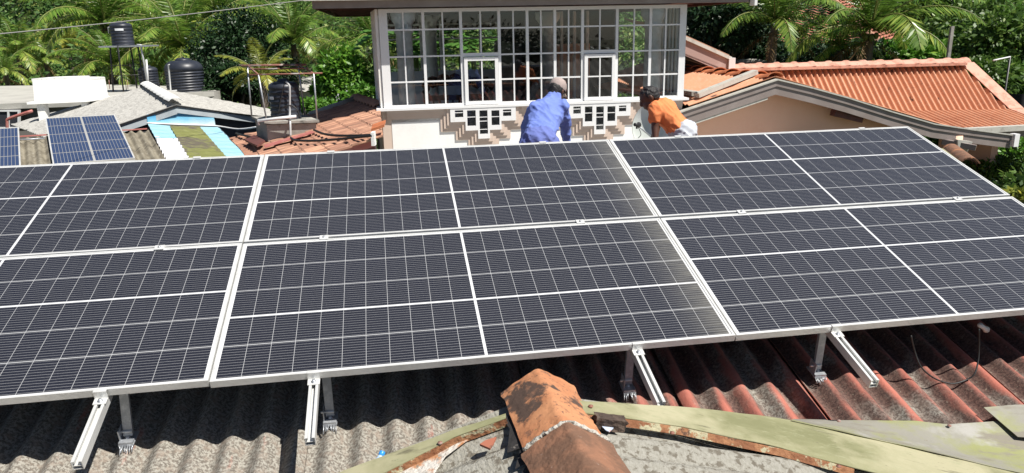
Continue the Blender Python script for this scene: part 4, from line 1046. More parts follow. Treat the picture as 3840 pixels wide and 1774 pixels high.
def worker(label, J, shirt, trousers, cap, face, upv, sleeves, k):
    t = thing('person', label, 'person', J['base'])
    H = J['head']; up = upv.normalized(); f = (face - up*face.dot(up)).normalized()
    hipc, wst, chest, nk = J['hip'], J['waist'], J['chest'], J['neck']
    sx = (J['shR'] - J['shL']).normalized()
    body = head_prims(H, f, up) + [('cap', nk - (H-nk)*.2, H - up*.06 - f*.02, .052, .048),
        ('cap', hipc, wst, .125, .115, (sx, 1.15, .8)), ('cap', wst, chest, .115, .14, (sx, 1.15, .78)), ('cap', chest, nk, .13, .06, (sx, 1.2, .7)),
        ('cap', J['shL'], J['shR'], .058, .058)]
    for s in 'LR':
        body += [('cap', J['sh'+s], J['el'+s], .050, .040), ('cap', J['el'+s], J['wr'+s], .041, .027)]
        body += hand_prims(J['wr'+s], J['wr'+s] - J['el'+s], sx*(1 if s == 'L' else -1), face, .5)
        body += [('cap', J['hip'+s], J['kn'+s], .080, .056), ('cap', J['kn'+s], J['an'+s], .056, .036), ('cap', J['an'+s] - V((0, 0, .03)) - face*.03, J['an'+s] - V((0, 0, .045)) + face*.16, .04, .032)]
    blob('body', body, .0075, M['skin'], t, smooth_it=2)
    sh = [('cap', hipc.lerp(wst, .12), wst, .142, .136, (sx, 1.15, .86)), ('cap', wst, chest, .135, .155, (sx, 1.18, .84)), ('cap', chest, nk - (H-nk)*.1, .145, .075, (sx, 1.2, .76)),
          ('cap', J['shL'] + sx*.02, J['shR'] - sx*.02, .074, .074)]
    if sleeves == 'long': sh.append(('cap', nk, nk + (H-nk)*.28, .066, .064))
    for s in 'LR':
        if sleeves == 'long':
            sh += [('cap', J['sh'+s], J['el'+s], .078, .064), ('cap', J['el'+s], J['wr'+s] - (J['wr'+s]-J['el'+s])*.08, .061, .046)]
        else: sh += [('cap', J['sh'+s], J['sh'+s].lerp(J['el'+s], .52), .070, .066)]
    blob('shirt', sh, .011, shirt, t, smooth_it=3, disp=.0095, dscale=6.0, seedk=k)
    tr = [('cap', hipc - sx*.03, hipc + sx*.03, .141, .141), ('cap', hipc, hipc.lerp(wst, .3), .130, .120, (sx, 1.12, .86))]
    for s in 'LR': tr += [('cap', J['hip'+s], J['kn'+s], .108, .078), ('cap', J['kn'+s], J['an'+s] + V((0, 0, .04)), .078, .060)]
    blob('trousers', tr, .012, trousers, t, smooth_it=3, disp=.012, dscale=7, seedk=k+9)
    for s in 'LR':
        blob('shoe', [('cap', J['an'+s] - V((0, 0, .045)) - face*.05, J['an'+s] - V((0, 0, .05)) + face*.19, .047, .04)], .012, M['black'], t)
    s_ = f.cross(up).normalized(); A = (s_, f, up)
    if cap:
        blob('hair', [('ell', H + up*.012 - f*.022, (.083, .094, .085), A), ('ell', H - up*.035 - f*.045, (.068, .06, .05), A)], .008, M['hair'], t, fine=.004)
        mb = MB(); c = H + up*.030 - f*.005
        prof = [(.098, -.012), (.101, 0), (.100, .03), (.09, .062), (.068, .088), (.036, .103), (.006, .107), (.006, .112), (0, .112)]
        mb.lathe(c, prof, 30, (s_*.86, f*1.02, up)); cp_ = mb.build('cap', M['cap'], t)
        mb = MB()
        mb.surf(lambda a, b: (c + s_*((a-.5)*2)*.078 + f*(.085*math.sqrt(max(0, 1-((a-.5)*1.7)**2)) + b*.075*math.sqrt(max(.02, 1 - ((a-.5)*2)**2*.9))) - up*(.012 + .02*((a-.5)*2)**2 + .012*b), up), 16, 6, .004)
        mb.build('brim', M['cap_b'], cp_)
        mb = MB(); mb.lathe(c - f*.083 - up*.0, [(0, .008), (.027, .006), (.028, .002)], 16, (s_, up, -f)); mb.build('strap_opening', M['hair'], cp_)
    else:
        hp = [('ell', H + up*.024 - f*.022, (.080, .095, .084), A), ('ell', H - up*.02 - f*.055, (.07, .055, .055), A)]
        for i in range(60):
            d = rvec()
            if d.dot(up) < -.1 and d.dot(f) > -.3: continue
            if d.dot(f) > .75: continue
            hp.append(('ell', H + up*.026 - f*.02 + (s_*d.x*.074 + f*d.y*.084 + up*abs(d.z)*.078), (.014, .014, .014), A))
        hp = [q for q in hp]
        blob('hair', hp, .006, M['hair'], t, fine=.005, smooth_it=1)
    return t
fz = lambda v: V((v[0], v[1], v[2]))
# blue shirt, back to us, leaning over to the right
J = dict(neck=at(1394, 247, 7.72), head=at(1401, 229, 7.80), chest=at(1376, 283, 7.6), waist=at(1362, 322, 7.42), hip=at(1357, 352, 7.28), shL=at(1347, 272, 7.55), shR=at(1412, 268, 7.62),
         elL=at(1326, 318, 7.72), wrL=at(1317, 366, 7.82), elR=at(1421, 316, 7.80), wrR=at(1428, 356, 7.95))
h = J['hip']; J['hipL'] = h + V((-.09, -.02, -.04)); J['hipR'] = h + V((.09, .0, -.04)); J['knL'] = h + V((-.13, .14, -.43)); J['knR'] = h + V((.14, .16, -.43))
J['anL'] = V((h.x - .14, h.y - .02, FL + .085)); J['anR'] = V((h.x + .15, h.y + .0, FL + .085)); J['base'] = V((h.x, h.y, FL))
worker('worker in a long-sleeved blue shirt and mauve-brown cap bending forward with his back turned', J, M['shirt_b'], M['jeans'], True, V((.55, .80, -.25)), V((.30, .35, .88)), 'long', 1)
# orange shirt, bent over towards the left
J = dict(neck=at(1650, 258, 7.72), head=at(1632, 246, 7.66), chest=at(1670, 280, 7.70), waist=at(1696, 309, 7.66), hip=at(1719, 334, 7.62), shL=at(1648, 272, 7.58), shR=at(1668, 268, 7.92),
         elL=at(1648, 319, 7.56), wrL=at(1649, 360, 7.50), elR=at(1652, 322, 8.0), wrR=at(1640, 362, 7.9))
h = J['hip']; J['hipL'] = h + V((-.02, -.09, -.05)); J['hipR'] = h + V((-.02, .09, -.05)); J['knL'] = h + V((-.10, -.1, -.42)); J['knR'] = h + V((-.16, .12, -.42))
J['anL'] = V((h.x - .02, h.y - .12, FL + .085)); J['anR'] = V((h.x - .1, h.y + .14, FL + .085)); J['base'] = V((h.x, h.y, FL))
worker('bare-headed worker in a short-sleeved orange shirt and grey trousers bent over to the left', J, M['shirt_o'], M['trousers'], False, V((-.80, .0, -.60)), V((-.52, .1, .80)), 'short', 5)
# ================================================================== RIGHT: SALMON HOUSE
random.seed(21)
DX = V((.974, .228, 0)).normalized(); DN = V((DX.y, -DX.x, 0))        # along the gable face / towards the camera
GA = at(1953, 198, 12.0)
GP = Pl(GA, GA + DX, GA + V((0, 0, 1)))                               # vertical plane of the gable fascia
sal = thing('salmon_house', 'salmon walled house with a terracotta sheet roof and grey-brown gable boards on the right', 'house', (GA.x + 2, GA.y + 1, G))
def bent(pts, h0, h1, o0, o1, name, matl, parent=sal):
    """board following a bent line in the gable plane, from h0 to h1 under it, o0..o1 in front"""
    mb = MB()
    for a, b in zip(pts[:-1], pts[1:]):
        v = [a - V((0, 0, h0)) + DN*o0, b - V((0, 0, h0)) + DN*o0, b - V((0, 0, h1)) + DN*o0, a - V((0, 0, h1)) + DN*o0]
        mb.prism(v, DN*(o1-o0))
    return mb.build(name, matl, parent)
Lp = [GP.hit(1702, 282), GP.hit(1717, 276.6), GA]; Rp = [GA, GP.hit(2040, 219), GP.hit(2128, 243.6), GP.hit(2240, 279), GP.hit(2346.6, 309.6), GP.hit(2450, 325), GP.hit(2545, 337.5)]
for nm, arm in (('l', Lp), ('r', Rp)):
    bent(arm, 0, .022, -.03, .055, 'fascia_cap', M['grey_fascia_top']); bent(arm, .0225, .115, -.02, .03, 'fascia_board', M['grey_fascia']); bent(arm, .1155, .245, -.02, .012, 'fascia_board', M['grey_fascia'])
bent([Lp[0], Lp[1], GA.lerp(Lp[1], .08) ], .246, .285, -.22, .0, 'soffit_trim', M['grey_fascia_top'])
for arm in (Lp, Rp): bent(arm, .19, .205, -.40, -.021, 'gable_soffit', M['soffit'])
# wall
mb = MB(); sb = -.32
wt = [p + DN*sb - V((0, 0, .2)) for p in (Lp[0], Lp[1], GA, Rp[1], Rp[2], Rp[3])] + [GP.hit(2318, 302) + DN*sb - V((0, 0, .2))]
mb.prism([V((wt[0].x, wt[0].y, G))] + wt + [V((wt[-1].x, wt[-1].y, G))], -DN*.15); mb.build('wall', M['orange_wall'], sal)
e = wt[-1]; mb = MB(); mb.prism([e, V((e.x, e.y, G)), V((e.x, e.y, G)) - DN*3, e - DN*3], DX*-.15); mb.build('wall', M['orange_wall'], sal)
# beam ends and porch
a = GP.hit(2110, 284) + DN*-.15; mb = MB(); mb.beam(a + V((0, 0, 0)), GP.hit(2178, 301) + DN*-.12, .13, .12); mb.build('purlin_end', M['soffit'], sal)
mb = MB(); a, b = GP.hit(2318, 322) + DN*-.30, GP.hit(2530, 361) + DN*-.12; mb.beam(a, b, .25, .05); a2 = a - DN*2; mb.prism([a, b, b - DN*2.4, a - DN*2.4], V((0, 0, .03))); mb.build('porch_soffit', M['soffit'], sal)
c = at(2399, 372, 12.9); mb = MB(); mb.tube([V((c.x, c.y, G)), V((c.x, c.y, c.z + .22))], .12, 20); mb.build('porch_column', M['orange_wall'], sal)
c = at(2425, 366, 12.6); mb = MB(); mb.prism([c + V((-.12, 0, .1)), c + V((.14, 0, .06)), c + V((.07, 0, -.12)), c + V((-.08, 0, -.14))], V((0, .1, 0))); mb.build('porch_bracket', M['grey_fascia_top'], sal)
mb = MB(); mb.beam(at(2370, 356, 12.8), at(2455, 372, 12.5), .08, .09); mb.build('porch_beam', M['grey_fascia'], sal)
# gable roof, left slope
G1 = ray(1716, 171); G0 = GA + V((0, 0, .03)) - DN*.02; G1 = G1*(G0.z/G1.z); gdir = (G1 - G0).normalized()
SL = Pl(G0, G1, GP.hit(1717, 276.6) + V((0, 0, .02)))
eL = (Lp[0] - GA); q0 = G0 + eL*1.25
def sheetquad(A, B, C, D, pitch, amp, eu, nrm, name, matl, parent, ns=220, nt=8, lift=None):
    mb = MB(); corr(mb, A, B, C, D, pitch, amp, eu, nrm, ns, nt, .006, 0, lift); return mb.build(name, matl, parent)
G1x = G0 + gdir*5.2
sheetquad(G0 + eL*.86, G0, G1x, G1x + eL*.86, .13, .012, gdir, SL.n, 'gable_roof_sheet', M['orange_roof'], sal, 10, 330)
er = (Rp[4] - GA); nr = er.cross(gdir).normalized(); nr = nr if nr.z > 0 else -nr
sheetquad(G0, G0 + er*1.3, G1x + er*1.3, G1x, .13, .012, gdir, nr, 'gable_roof_sheet', M['orange_roof'], sal, 10, 330)
def ridgecap(p, d, L, r, matl, name='ridge_tile', parent=None, tilt=.02, collar=True, flat=.75):
    d = d.normalized(); X = d.cross(V((0, 0, 1))).normalized(); Z = X.cross(d).normalized(); mb = MB()
    def P_(a, b):
        an = R(-62) + R(124)*a; rr = r*(1 + (.14 if (collar and b > .86) else 0) + .03*b)
        return (p + d*L*b + X*rr*math.sin(an) + Z*(rr*math.cos(an)*flat - r*.3 + tilt*b*r), (X*math.sin(an) + Z*math.cos(an)).normalized())
    mb.surf(P_, 10, 8, .012); return mb.build(name, matl, parent)
n = 12; Lg = (G1x - G0).length
for k in range(n): ridgecap(G0 + gdir*(Lg/n*k), gdir, Lg/n*1.08, .17, M['orange_tile'], 'ridge_tile', sal, tilt=-.5)
# main roof
R1 = at(1985, 173, 16.5); R2 = ray(2414, 162); R2 = R2*(R1.z/R2.z); MD = (R2 - R1).normalized(); MP = Pl(R1, R2, at(2367, 283, 15.7))
Rw = R1 - MD*2.6
bl, br = MP.hit(2090, 284), MP.hit(2537, 277)
dn = (MP.n.cross(MD)); dn = dn if dn.y < 0 else -dn
# left boundary runs down slope from the ridge start
Lb = Rw + dn*((bl - Rw).dot(dn))
sheetquad(Lb, br, R2, Rw,   .125, .036, MD, MP.n, 'main_roof_sheet', M['orange_roof'], sal, 820, 110)
l3 = at(2478, 322, 14.35); r3 = at(2600, 316, 14.6); MPl = Pl(bl, br, l3)
c1, c2 = MPl.hit(2200, 326), MPl.hit(2640, 316)
drp = V((0, 0, -.028))
sheetquad(c1 + drp, c2 + drp, br + MD*.55 + drp + dn*-.05, bl + drp + dn*-.05,   .125, .036, MD, MPl.n, 'lower_roof_sheet', M['orange_roof'], sal, 700, 50)
nt_ = 17; Lr = (R2 - Rw).length + .1
for k in range(nt_): ridgecap(Rw + MD*(Lr/nt_*k) + V((0, 0, .035)), MD, Lr/nt_*1.05, .20, M['pink_tile'], 'ridge_tile', sal, tilt=.0)
mb = MB(); mb.beam(Rw + V((0, 0, .015)) - DN*-.10, R2 + V((0, 0, .015)) + DN*.10, .26, .05); mb.build('ridge_mortar', M['pink_tile'], sal)
mb = MB(); n_ = MP.n*.045; mb.prism([R2 + n_ - MD*.02, R2 + n_ + MD*.30, br + n_ + MD*.30, br + n_ - MD*.02], MP.n*.012); n2 = MPl.n*.03
mb.prism([br + n2 - MD*.02, br + n2 + MD*.32, c2 + n2 + MD*.3, c2 + n2], MPl.n*.012); mb.build('verge_flashing', M['pink_tile'], sal)
mb = MB(); ga, gb = l3 + V((-.5, -.12, -.03)), r3 + V((1.2, .25, -.03)); mb.beam(ga, gb, .13, .10); mb.build('gutter', M['grey_fascia_top'], sal)
mb = MB(); mb.beam(ga + V((0, .09, -.11)), gb + V((0, .09, -.11)), .02, .16); mb.build('eave_board', M['grey_fascia'], sal)
mb = MB(); mb.prism([ga + V((0, .15, -.15)), gb + V((0, .15, -.15)), V((gb.x, gb.y + 3, ga.z - .15)), V((ga.x, ga.y + 3, ga.z - .15))], V((0, 0, .02))); mb.build('eave_soffit', M['soffit'], sal)
t0 = GP.hit(2545, 337.5); mb = MB(); mb.box(t0 + DN*.03 - V((-.03, 0, .10)), .05, .06, .11, (DX, DN, V((0, 0, 1)))); mb.build('gutter_end', M['frame'], sal)
mb = MB(); p0 = [R2 - V((0, 0, .1)) - MD*.1, br - V((0, 0, .1)) - MD*.1]; mb.prism([p0[0], p0[1], V((p0[1].x, p0[1].y, G)), V((p0[0].x, p0[0].y, G))], -MD*.15); mb.build('end_wall', M['orange_wall'], sal)
# grey gutter board lying over the left slope
mb = MB(); a, b = SL.hit(1900, 181, .07), SL.hit(1752, 240, .07); mb.beam(a, b, .13, .07); mb.build('valley_gutter', M['grey_fascia_top'], sal)
mb = MB(); a, b = SL.hit(1752, 236, .05), SL.hit(1700, 228, .02); mb.beam(a, b, .16, .07); mb.build('gutter_outlet', M['concrete'], sal)
# neighbour eave behind the glazed building
nb = thing('brown_eave_roof', 'brown gable end with a pale gutter edge right behind the glazed building', 'roof', at(1780, 180, 15))
n0, n1 = at(1690, 82, 14.0), at(1836, 147, 14.6)
mb = MB(); mb.beam(n0, n1, .10, .06); mb.build('gutter_edge', M['grey_fascia_top'], nb)
dz = V((0, 0, -1))
mb = MB(); mb.prism([n0 + dz*.03, n1 + dz*.03, n1 + dz*.30 - (n1-n0)*.06, n0 + dz*.30], V((0, .04, 0))); mb.build('fascia', mat('pinkish_brown_fascia', (.36, .25, .22), .5, [((.44, .33, .30), 5, .5, .7, one)]), nb)
mb = MB(); mb.prism([n0 + dz*.30, n1 + dz*.27 - (n1-n0)*.06, n1 + dz*.27 + V((.3, 4, 0)) - (n1-n0)*.06, n0 + dz*.30 + V((.3, 4, 0))], V((0, 0, .03))); mb.build('soffit', M['soffit'], nb)
mb = MB(); mb.box(n1 + V((.03, 0, -.12)), .06, .07, .13); mb.build('gutter_end', M['frame'], nb)
mb = MB(); a = n0 + V((-.2, 1.0, -.3)); mb.prism([a, a + V((1.1, 0, -.35)), V((a.x+1.1, a.y, G)), V((a.x, a.y, G))], V((0, .15, 0))); mb.build('wall', M['dark'], nb)
mb = MB(); mb.prism([n0 + V((0, .05, .035)), n1 + V((0, .05, .035)), n1 + V((-.2, 4.5, .3)), n0 + V((-.2, 4.5, .3))], V((0, 0, .03))); mb.build('roof_sheet', M['clay'], nb)
# small weathered tiled roof between
sm = thing('small_tiled_roof', 'small grey and orange weathered tiled roof peeping over the salmon roof ridge', 'roof', at(1895, 185, 21))
a, b, c, d = at(1822, 178, 20.5), at(1960, 180, 20.5), at(1925, 158, 23), at(1838, 158, 23)
sheetquad(a, b, c, d, .25, .03, V((1, 0, 0)), (b-a).cross(d-a).normalized(), 'roof_tiles', M['clay'], sm, 120, 30)
pr = [at(1836, 159, 22.9), at(1860, 156, 22.9), at(1890, 155, 22.9), at(1920, 158, 22.9), at(1950, 172, 21.5)]
mb = MB(); mb.tube(smooth(pr, 6), .08, 8); mb.build('ridge', M['concrete'], sm)
mb = MB(); mb.prism([a + V((.1, .2, -.05)), b + V((-.1, .2, -.05)), V((b.x, b.y + .2, G)), V((a.x, a.y + .2, G))], V((0, .2, 0))); mb.build('wall', M['greywall'], sm)
# clay tiled house up in the trees
hh = thing('tiled_house', 'steep red clay tiled house roof among the trees above the right hand palms', 'house', at(2080, 120, 27))
ap = at(2035, -38, 28.5); la, lb_, lc = at(1940, 118, 27), at(2215, 130, 25.2), at(2330, 85, 30.5)
def tiles(A, B, C, name):
    # triangular tiled plane, rows stepped
    mb = MB(); n = (B-A).cross(C-A).normalized(); n = n if n.z > 0 else -n; rows = 26
    for k in range(rows):
        t0_, t1_ = k/rows, (k+1)/rows
        p0, p1 = A.lerp(C, t0_), B.lerp(C, t0_); p2, p3 = B.lerp(C, t1_), A.lerp(C, t1_)
        eu_ = (B-A).normalized()
        def F(a, b):
            p = p0.lerp(p1, a).lerp(p3.lerp(p2, a), b); return (p + n*(.09*(1-b) + .035*math.cos(2*math.pi*p.dot(eu_)/.42)), n)
        mb.surf(F, 70, 1, 0, lambda a, b: (a*14, k*.5 + b*.5))
    return mb.build(name, M['tile_far'], hh)
tiles(la, lb_, ap, 'roof_tiles'); tiles(lb_, lc, ap, 'roof_tiles')
mb = MB(); mb.tube([lb_ + V((0, 0, .15)), ap + V((0, 0, .15))], .16, 8); mb.build('hip_ridge', M['clay'], hh)
mb = MB(); 
for a_, b_ in ((la, lb_), (lb_, lc)): mb.prism([a_ + V((.4, .4, -.1)), b_ + V((-.4, .4, -.1)), V((b_.x-.4, b_.y+.4, G)), V((a_.x+.4, a_.y+.4, G))], V((0, .3, 0)))
mb.build('wall', M['greywall'], hh)
# poles, net, clay tile at the roof end
mb = MB(); a, b = at(2389, 152, 18.2), at(2391, 66, 18.2); mb.box((a+b)/2 - V((0, 0, 1)), .035, .035, (b.z-a.z)/2 + 1); o = mb.build('lamp_post', M['concrete']); setp(o, 'plain square concrete pole rising behind the right end of the terracotta ridge', 'pole')
t = thing('sensor_post', 'thin dark post with a short white arm in the bushes at the right edge', 'post', V((at(2531, 250, 17).x, 17, G)))
mb = MB(); mb.tube([V((at(2528, 250, 17).x, 17, G)), at(2541, 143, 17)], .022, 8); mb.build('post', M['black'], t)
mb = MB(); mb.tube([at(2541, 143, 17), at(2499, 152, 16.6)], .016, 8); mb.build('arm', M['whitepipe'], t)
mb = MB(); a, b = at(2478, 234, 19), at(2640, 238, 18.4)
mb.surf(lambda u, v: (a.lerp(b, u) + V((0, .15*math.sin(u*9), -(1-v)*2.6)), V((0, -1, 0))), 30, 6, .01)
o = mb.build('shade_net_fence', M['net']); setp(o, 'black shade net fence at the right edge behind the salmon house', 'fence')
end = thing('roof_end_tiles', 'clay ridge tile and board at the far right corner behind the array', 'roof tile', at(2410, 400, 7.4))
p = at(2440, 414, 6.9); q = at(2392, 378, 8.0); ridgecap(p, (q - p), (q-p).length, .095, M['ridge_clay2'], 'ridge_tile', end, collar=False, flat=1)
ridgecap(p + V((-.2, .02, -.03)), (q - p), (q-p).length, .09, M['pink_tile'], 'ridge_tile', end, collar=False, flat=.8)
mb = MB(); mb.beam(p + V((-.12, 0, .0)), q + V((-.12, 0, .0)), .07, .05); mb.build('verge_board', M['flash'], end)
mb = MB(); s_ = p + V((0, 0, -.12)); e_ = q + V((0, 0, -.12)); mb.prism([s_, e_, V((e_.x, e_.y, G)), V((s_.x, s_.y, G))], V((-.25, 0, 0))); mb.build('wall', M['greywall'], end)

# ================================================================== LEFT: GABLE HOUSE WITH PALE ROOF
A = at(443, 262, 15.0); Bk = ray(369, 217); Bk = Bk*(A.z/Bk.z); LE = at(300, 310, 14.5); RE = at(690, 294, 16.2)
PLh, PRh = Pl(A, Bk, LE), Pl(A, Bk, RE)
rd = (Bk - A).normalized(); gab = thing('pale_gable_house', 'grey asbestos gable house with a whitewashed ridge and pale blue barge boards', 'house', (A.x, A.y + 2, G))
q = [PLh.hit(180, 352), A, Bk, PLh.hit(28, 313)]
def quadsheet(q, pitch, amp, eu, n, name, m_, parent, ns=260, nt=10):
    mb = MB(); corr(mb, q[0], q[1], q[2], q[3], pitch, amp, eu, n, ns, nt, .008); return mb.build(name, m_, parent)
# waves run down the slope, so they vary along the ridge direction: sample densely along b
quadsheet([PLh.hit(150, 360), A, Bk, PLh.hit(28, 313)], .30, .016, rd, PLh.n, 'roof_sheet', M['asb_pale'], gab, 70, 260)
quadsheet([A, PRh.hit(705, 297), PRh.hit(705, 280), Bk], .30, .016, rd, PRh.n, 'roof_sheet', M['asb_pale'], gab, 70, 260)
Lh = (Bk-A).length
for k in range(9): ridgecap(A + rd*(Lh/9*k) + V((0, 0, .06)), rd, Lh/9*1.04, .15, M['whiteridge'], 'ridge_tile', gab, tilt=-.1)
vL = (LE - A); vR = (RE - A)
def board(p, q_, h0, h1, th, name, m_, parent):
    mb = MB(); mb.prism([p - V((0, 0, h0)), q_ - V((0, 0, h0)), q_ - V((0, 0, h1)), p - V((0, 0, h1))], V((.02, -.06, 0)).normalized()*th); return mb.build(name, m_, parent)
board(A, A + vL*1.2, .02, .055, .05, 'verge_edge', M['black'], gab); board(A, A + vR*1.02, .02, .05, .05, 'verge_edge', M['black'], gab)
board(A, A + vL*1.2, .056, .19, .03, 'barge_board', M['palepaint'], gab); board(A, A + vR*1.02, .052, .17, .03, 'barge_board', M['palepaint'], gab)
gp = Pl(A + V((-.1, .25, 0)), A + V((-.1, .25, 0)) + V((vR.x - vL.x, vR.y - vL.y, 0)), A + V((-.1, .25, 1)))
mb = MB(); ws = [gp.hit(285, 320), gp.hit(446, 268), gp.hit(690, 302)]; mb.prism([V((ws[0].x, ws[0].y, G)), ws[0], ws[1], ws[2], V((ws[2].x, ws[2].y, G))], V((-.1, .2, 0))); mb.build('wall', mat('slate_grey_wall', (.11, .115, .125), .85), gab)
# mural of sky painted on the gable
mm = bpy.data.materials.new('painted_sky_mural'); mm.use_nodes = True; N = mm.node_tree.nodes; L = mm.node_tree.links
tc = N.new('ShaderNodeTexCoord'); sp = N.new('ShaderNodeSeparateXYZ'); L.new(tc.outputs['Generated'], sp.inputs[0]); cr = N.new('ShaderNodeValToRGB')
cr.color_ramp.elements[0].color = (.66, .84, .90, 1); cr.color_ramp.elements[0].position = .18; cr.color_ramp.elements[1].color = (.06, .38, .75, 1); cr.color_ramp.elements[1].position = .95; e_ = cr.color_ramp.elements.new(.55); e_.color = (.25, .62, .85, 1)
nz = N.new('ShaderNodeTexNoise'); nz.inputs['Scale'].default_value = 4; L.new(tc.outputs['Generated'], nz.inputs[0])
L.new(mnode(N, L, 'ADD', sp.outputs[2], mnode(N, L, 'MULTIPLY', mnode(N, L, 'SUBTRACT', nz.outputs[0], .5), .35)), cr.inputs[0]); L.new(cr.outputs[0], N['Principled BSDF'].inputs['Base Color'])
mb = MB(); gf = Pl(gp.o + V((.12, -.22, 0)), gp.o + V((.12, -.22, 0)) + V((vR.x - vL.x, vR.y - vL.y, 0)), gp.o + V((.12, -.22, 1)))
mb.prism([gf.hit(x, y) for x, y in ((369, 289), (405, 283), (446, 279.5), (500, 279), (535, 281), (541, 317), (372, 313))], V((0, .03, 0))); mb.build('sky_mural', mm, gab)
mb = MB(); mb.prism([gf.hit(x, y) + V((0, .02, 0)) for x, y in ((372, 290), (446, 267), (534, 283), (446, 283))], V((0, .03, 0))); mb.build('gable_panel', M['palepaint'], gab)
# white conduit swagging to the right
mb = MB(); mb.tube(smooth([gf.hit(372, 309) + V((0, -.05, 0)), gf.hit(460, 313) + V((0, -.05, 0)), gf.hit(545, 316) + V((0, -.06, 0)), at(600, 325, 14.9), at(650, 319, 14.4)]), .018, 6)
o = mb.build('white_pipe', M['whitepipe']); setp(o, 'white pipe swagging from the blue mural to the tank plinth', 'pipe')
# pale blue lean-to roof with a mossy sheet
T1, T2 = at(372, 313, 14.35), at(545, 317, 15.0); BP = Pl(T1, T2, at(500, 395, 13.0))
lt = thing('lean_to_roof', 'pale blue and mossy green sheet lean-to roof below the sky mural', 'roof', BP.hit(480, 350))
def bq(pts, name, m_, lift=0, th=.01, nn=None):
    mb = MB(); mb.prism([BP.hit(x, y, lift) for x, y in pts], BP.n*th); return mb.build(name, m_, lt)
ax_u = (T2 - T1).normalized()
def bcorr(pts, name, m_, lift, pitch, amp, ns=4, nt=120):
    p = [BP.hit(x, y, lift) for x, y in pts]; eu_ = BP.n.cross(ax_u).normalized(); mb = MB(); corr(mb, p[0], p[1], p[2], p[3], pitch, amp, eu_, BP.n, ns, nt, .004); mb.build(name, m_, lt)
bcorr([(391, 347), (454, 349), (428, 316), (372, 312)], 'blue_sheet', M['bluesheet'], .03, .22, .006)
bcorr([(418, 400), (492, 398), (454, 349), (390, 345)], 'white_sheet', M['whitesheet'], .02, .20, .035, 4, 160)
bcorr([(478, 400), (573, 398), (502, 318), (427, 316)], 'mossy_sheet', M['moss'], .05, .2, .006)
bcorr([(568, 400), (630, 400), (548, 319), (500, 318)], 'blue_sheet', M['bluesheet'], .03, .22, .006)
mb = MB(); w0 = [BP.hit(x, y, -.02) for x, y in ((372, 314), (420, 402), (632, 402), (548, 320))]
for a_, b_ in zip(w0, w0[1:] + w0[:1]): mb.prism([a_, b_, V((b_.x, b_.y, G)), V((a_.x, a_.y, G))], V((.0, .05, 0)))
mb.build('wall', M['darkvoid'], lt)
# ---- old corrugated roof with two old solar panels
OP = Pl(at(114, 301, 14.0), at(289, 292, 14.6), at(110, 405.7, 11.7)); oo = OP.hit(200, 350)
tu = (OP.hit(289, 292) - OP.hit(114, 301)).normalized(); tv = OP.n.cross(tu).normalized()
if tv.y < 0: tv = -tv
old = thing('old_corrugated_roof', 'old dark grey corrugated roof strip under the old blue solar panels', 'roof', oo)
f_ = OP.o - OP.n*.10
def OF(u, v, h=0): return oo + tu*u + tv*v - OP.n*.10 + OP.n*h
uL_, uR_ = -1.9, (OP.hit(369, 316) - oo).dot(tu)
vT = (OP.hit(330, 319) - oo).dot(tv)
for a_, b_ in ((-3.0, -.98), (-.94, .56), (.60, uR_ + .02)):
    mb = MB(); corr(mb, OF(a_, -1.9), OF(b_, -1.9), OF(b_, vT), OF(a_, vT), .148, .026, tu, OP.n, int((b_-a_)*90), 40); mb.build('roof_sheet', M['asb_old'], old)
mb = MB(); mb.beam(OF(-3, vT + .02, .04), OF(uR_, vT + .02, .04), .04, .02); mb.build('red_capping', M['redbar'], old)
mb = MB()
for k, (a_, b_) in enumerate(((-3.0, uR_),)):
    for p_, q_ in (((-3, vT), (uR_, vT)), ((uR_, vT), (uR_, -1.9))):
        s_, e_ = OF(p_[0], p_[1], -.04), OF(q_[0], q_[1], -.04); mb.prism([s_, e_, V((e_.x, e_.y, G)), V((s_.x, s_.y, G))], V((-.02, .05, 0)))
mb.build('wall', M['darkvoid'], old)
mb = MB(); a_, b_ = (OP.hit(48, 346) - oo), (OP.hit(107, 343) - oo); mb.tube([OF(a_.dot(tu) - .05, a_.dot(tv), .06), OF(b_.dot(tu) + .03, b_.dot(tv), .06)], .014, 6); mb.build('rail', M['alu_dull'], old)
tl, tr_, br_ = OP.hit(114, 301), OP.hit(289, 292), OP.hit(319, 397); LUo, LVo = 1.16, 2.95
pu = thing('old_solar_panel', 'old blue solar panel with beige grid lines, left of the lean-to roof', 'solar panel', (0, 0, 0), 'old blue solar panels on the left')
panel_frame(LUo, LVo, .02, .04).build('frame', M['alu'], pu)
b = MB(); b.box((0, 0, -.006), LUo/2 - .0195, LVo/2 - .0195, .0025); b.build('cell_sheet', M['pv_old'], pu)
sc_u = (tr_ - tl).length/LUo; mid_ = OP.hit(208, 347, .02); 
cen = (tl + tr_)/2 - tv*(LVo/2*1.0)
def place_s(t, P, ux, vy, nz): place(t, P, ux, vy, nz)
place_s(pu, cen + OP.n*.03, tu*sc_u, tv, OP.n)
p2_ = dup(pu, 'old blue solar panel cut off by the left edge of the photo'); tr2 = OP.hit(48, 324)
place_s(p2_, tr2 - tu*sc_u*LUo/2 - tv*LVo/2 + OP.n*.03, tu*sc_u, tv, OP.n)
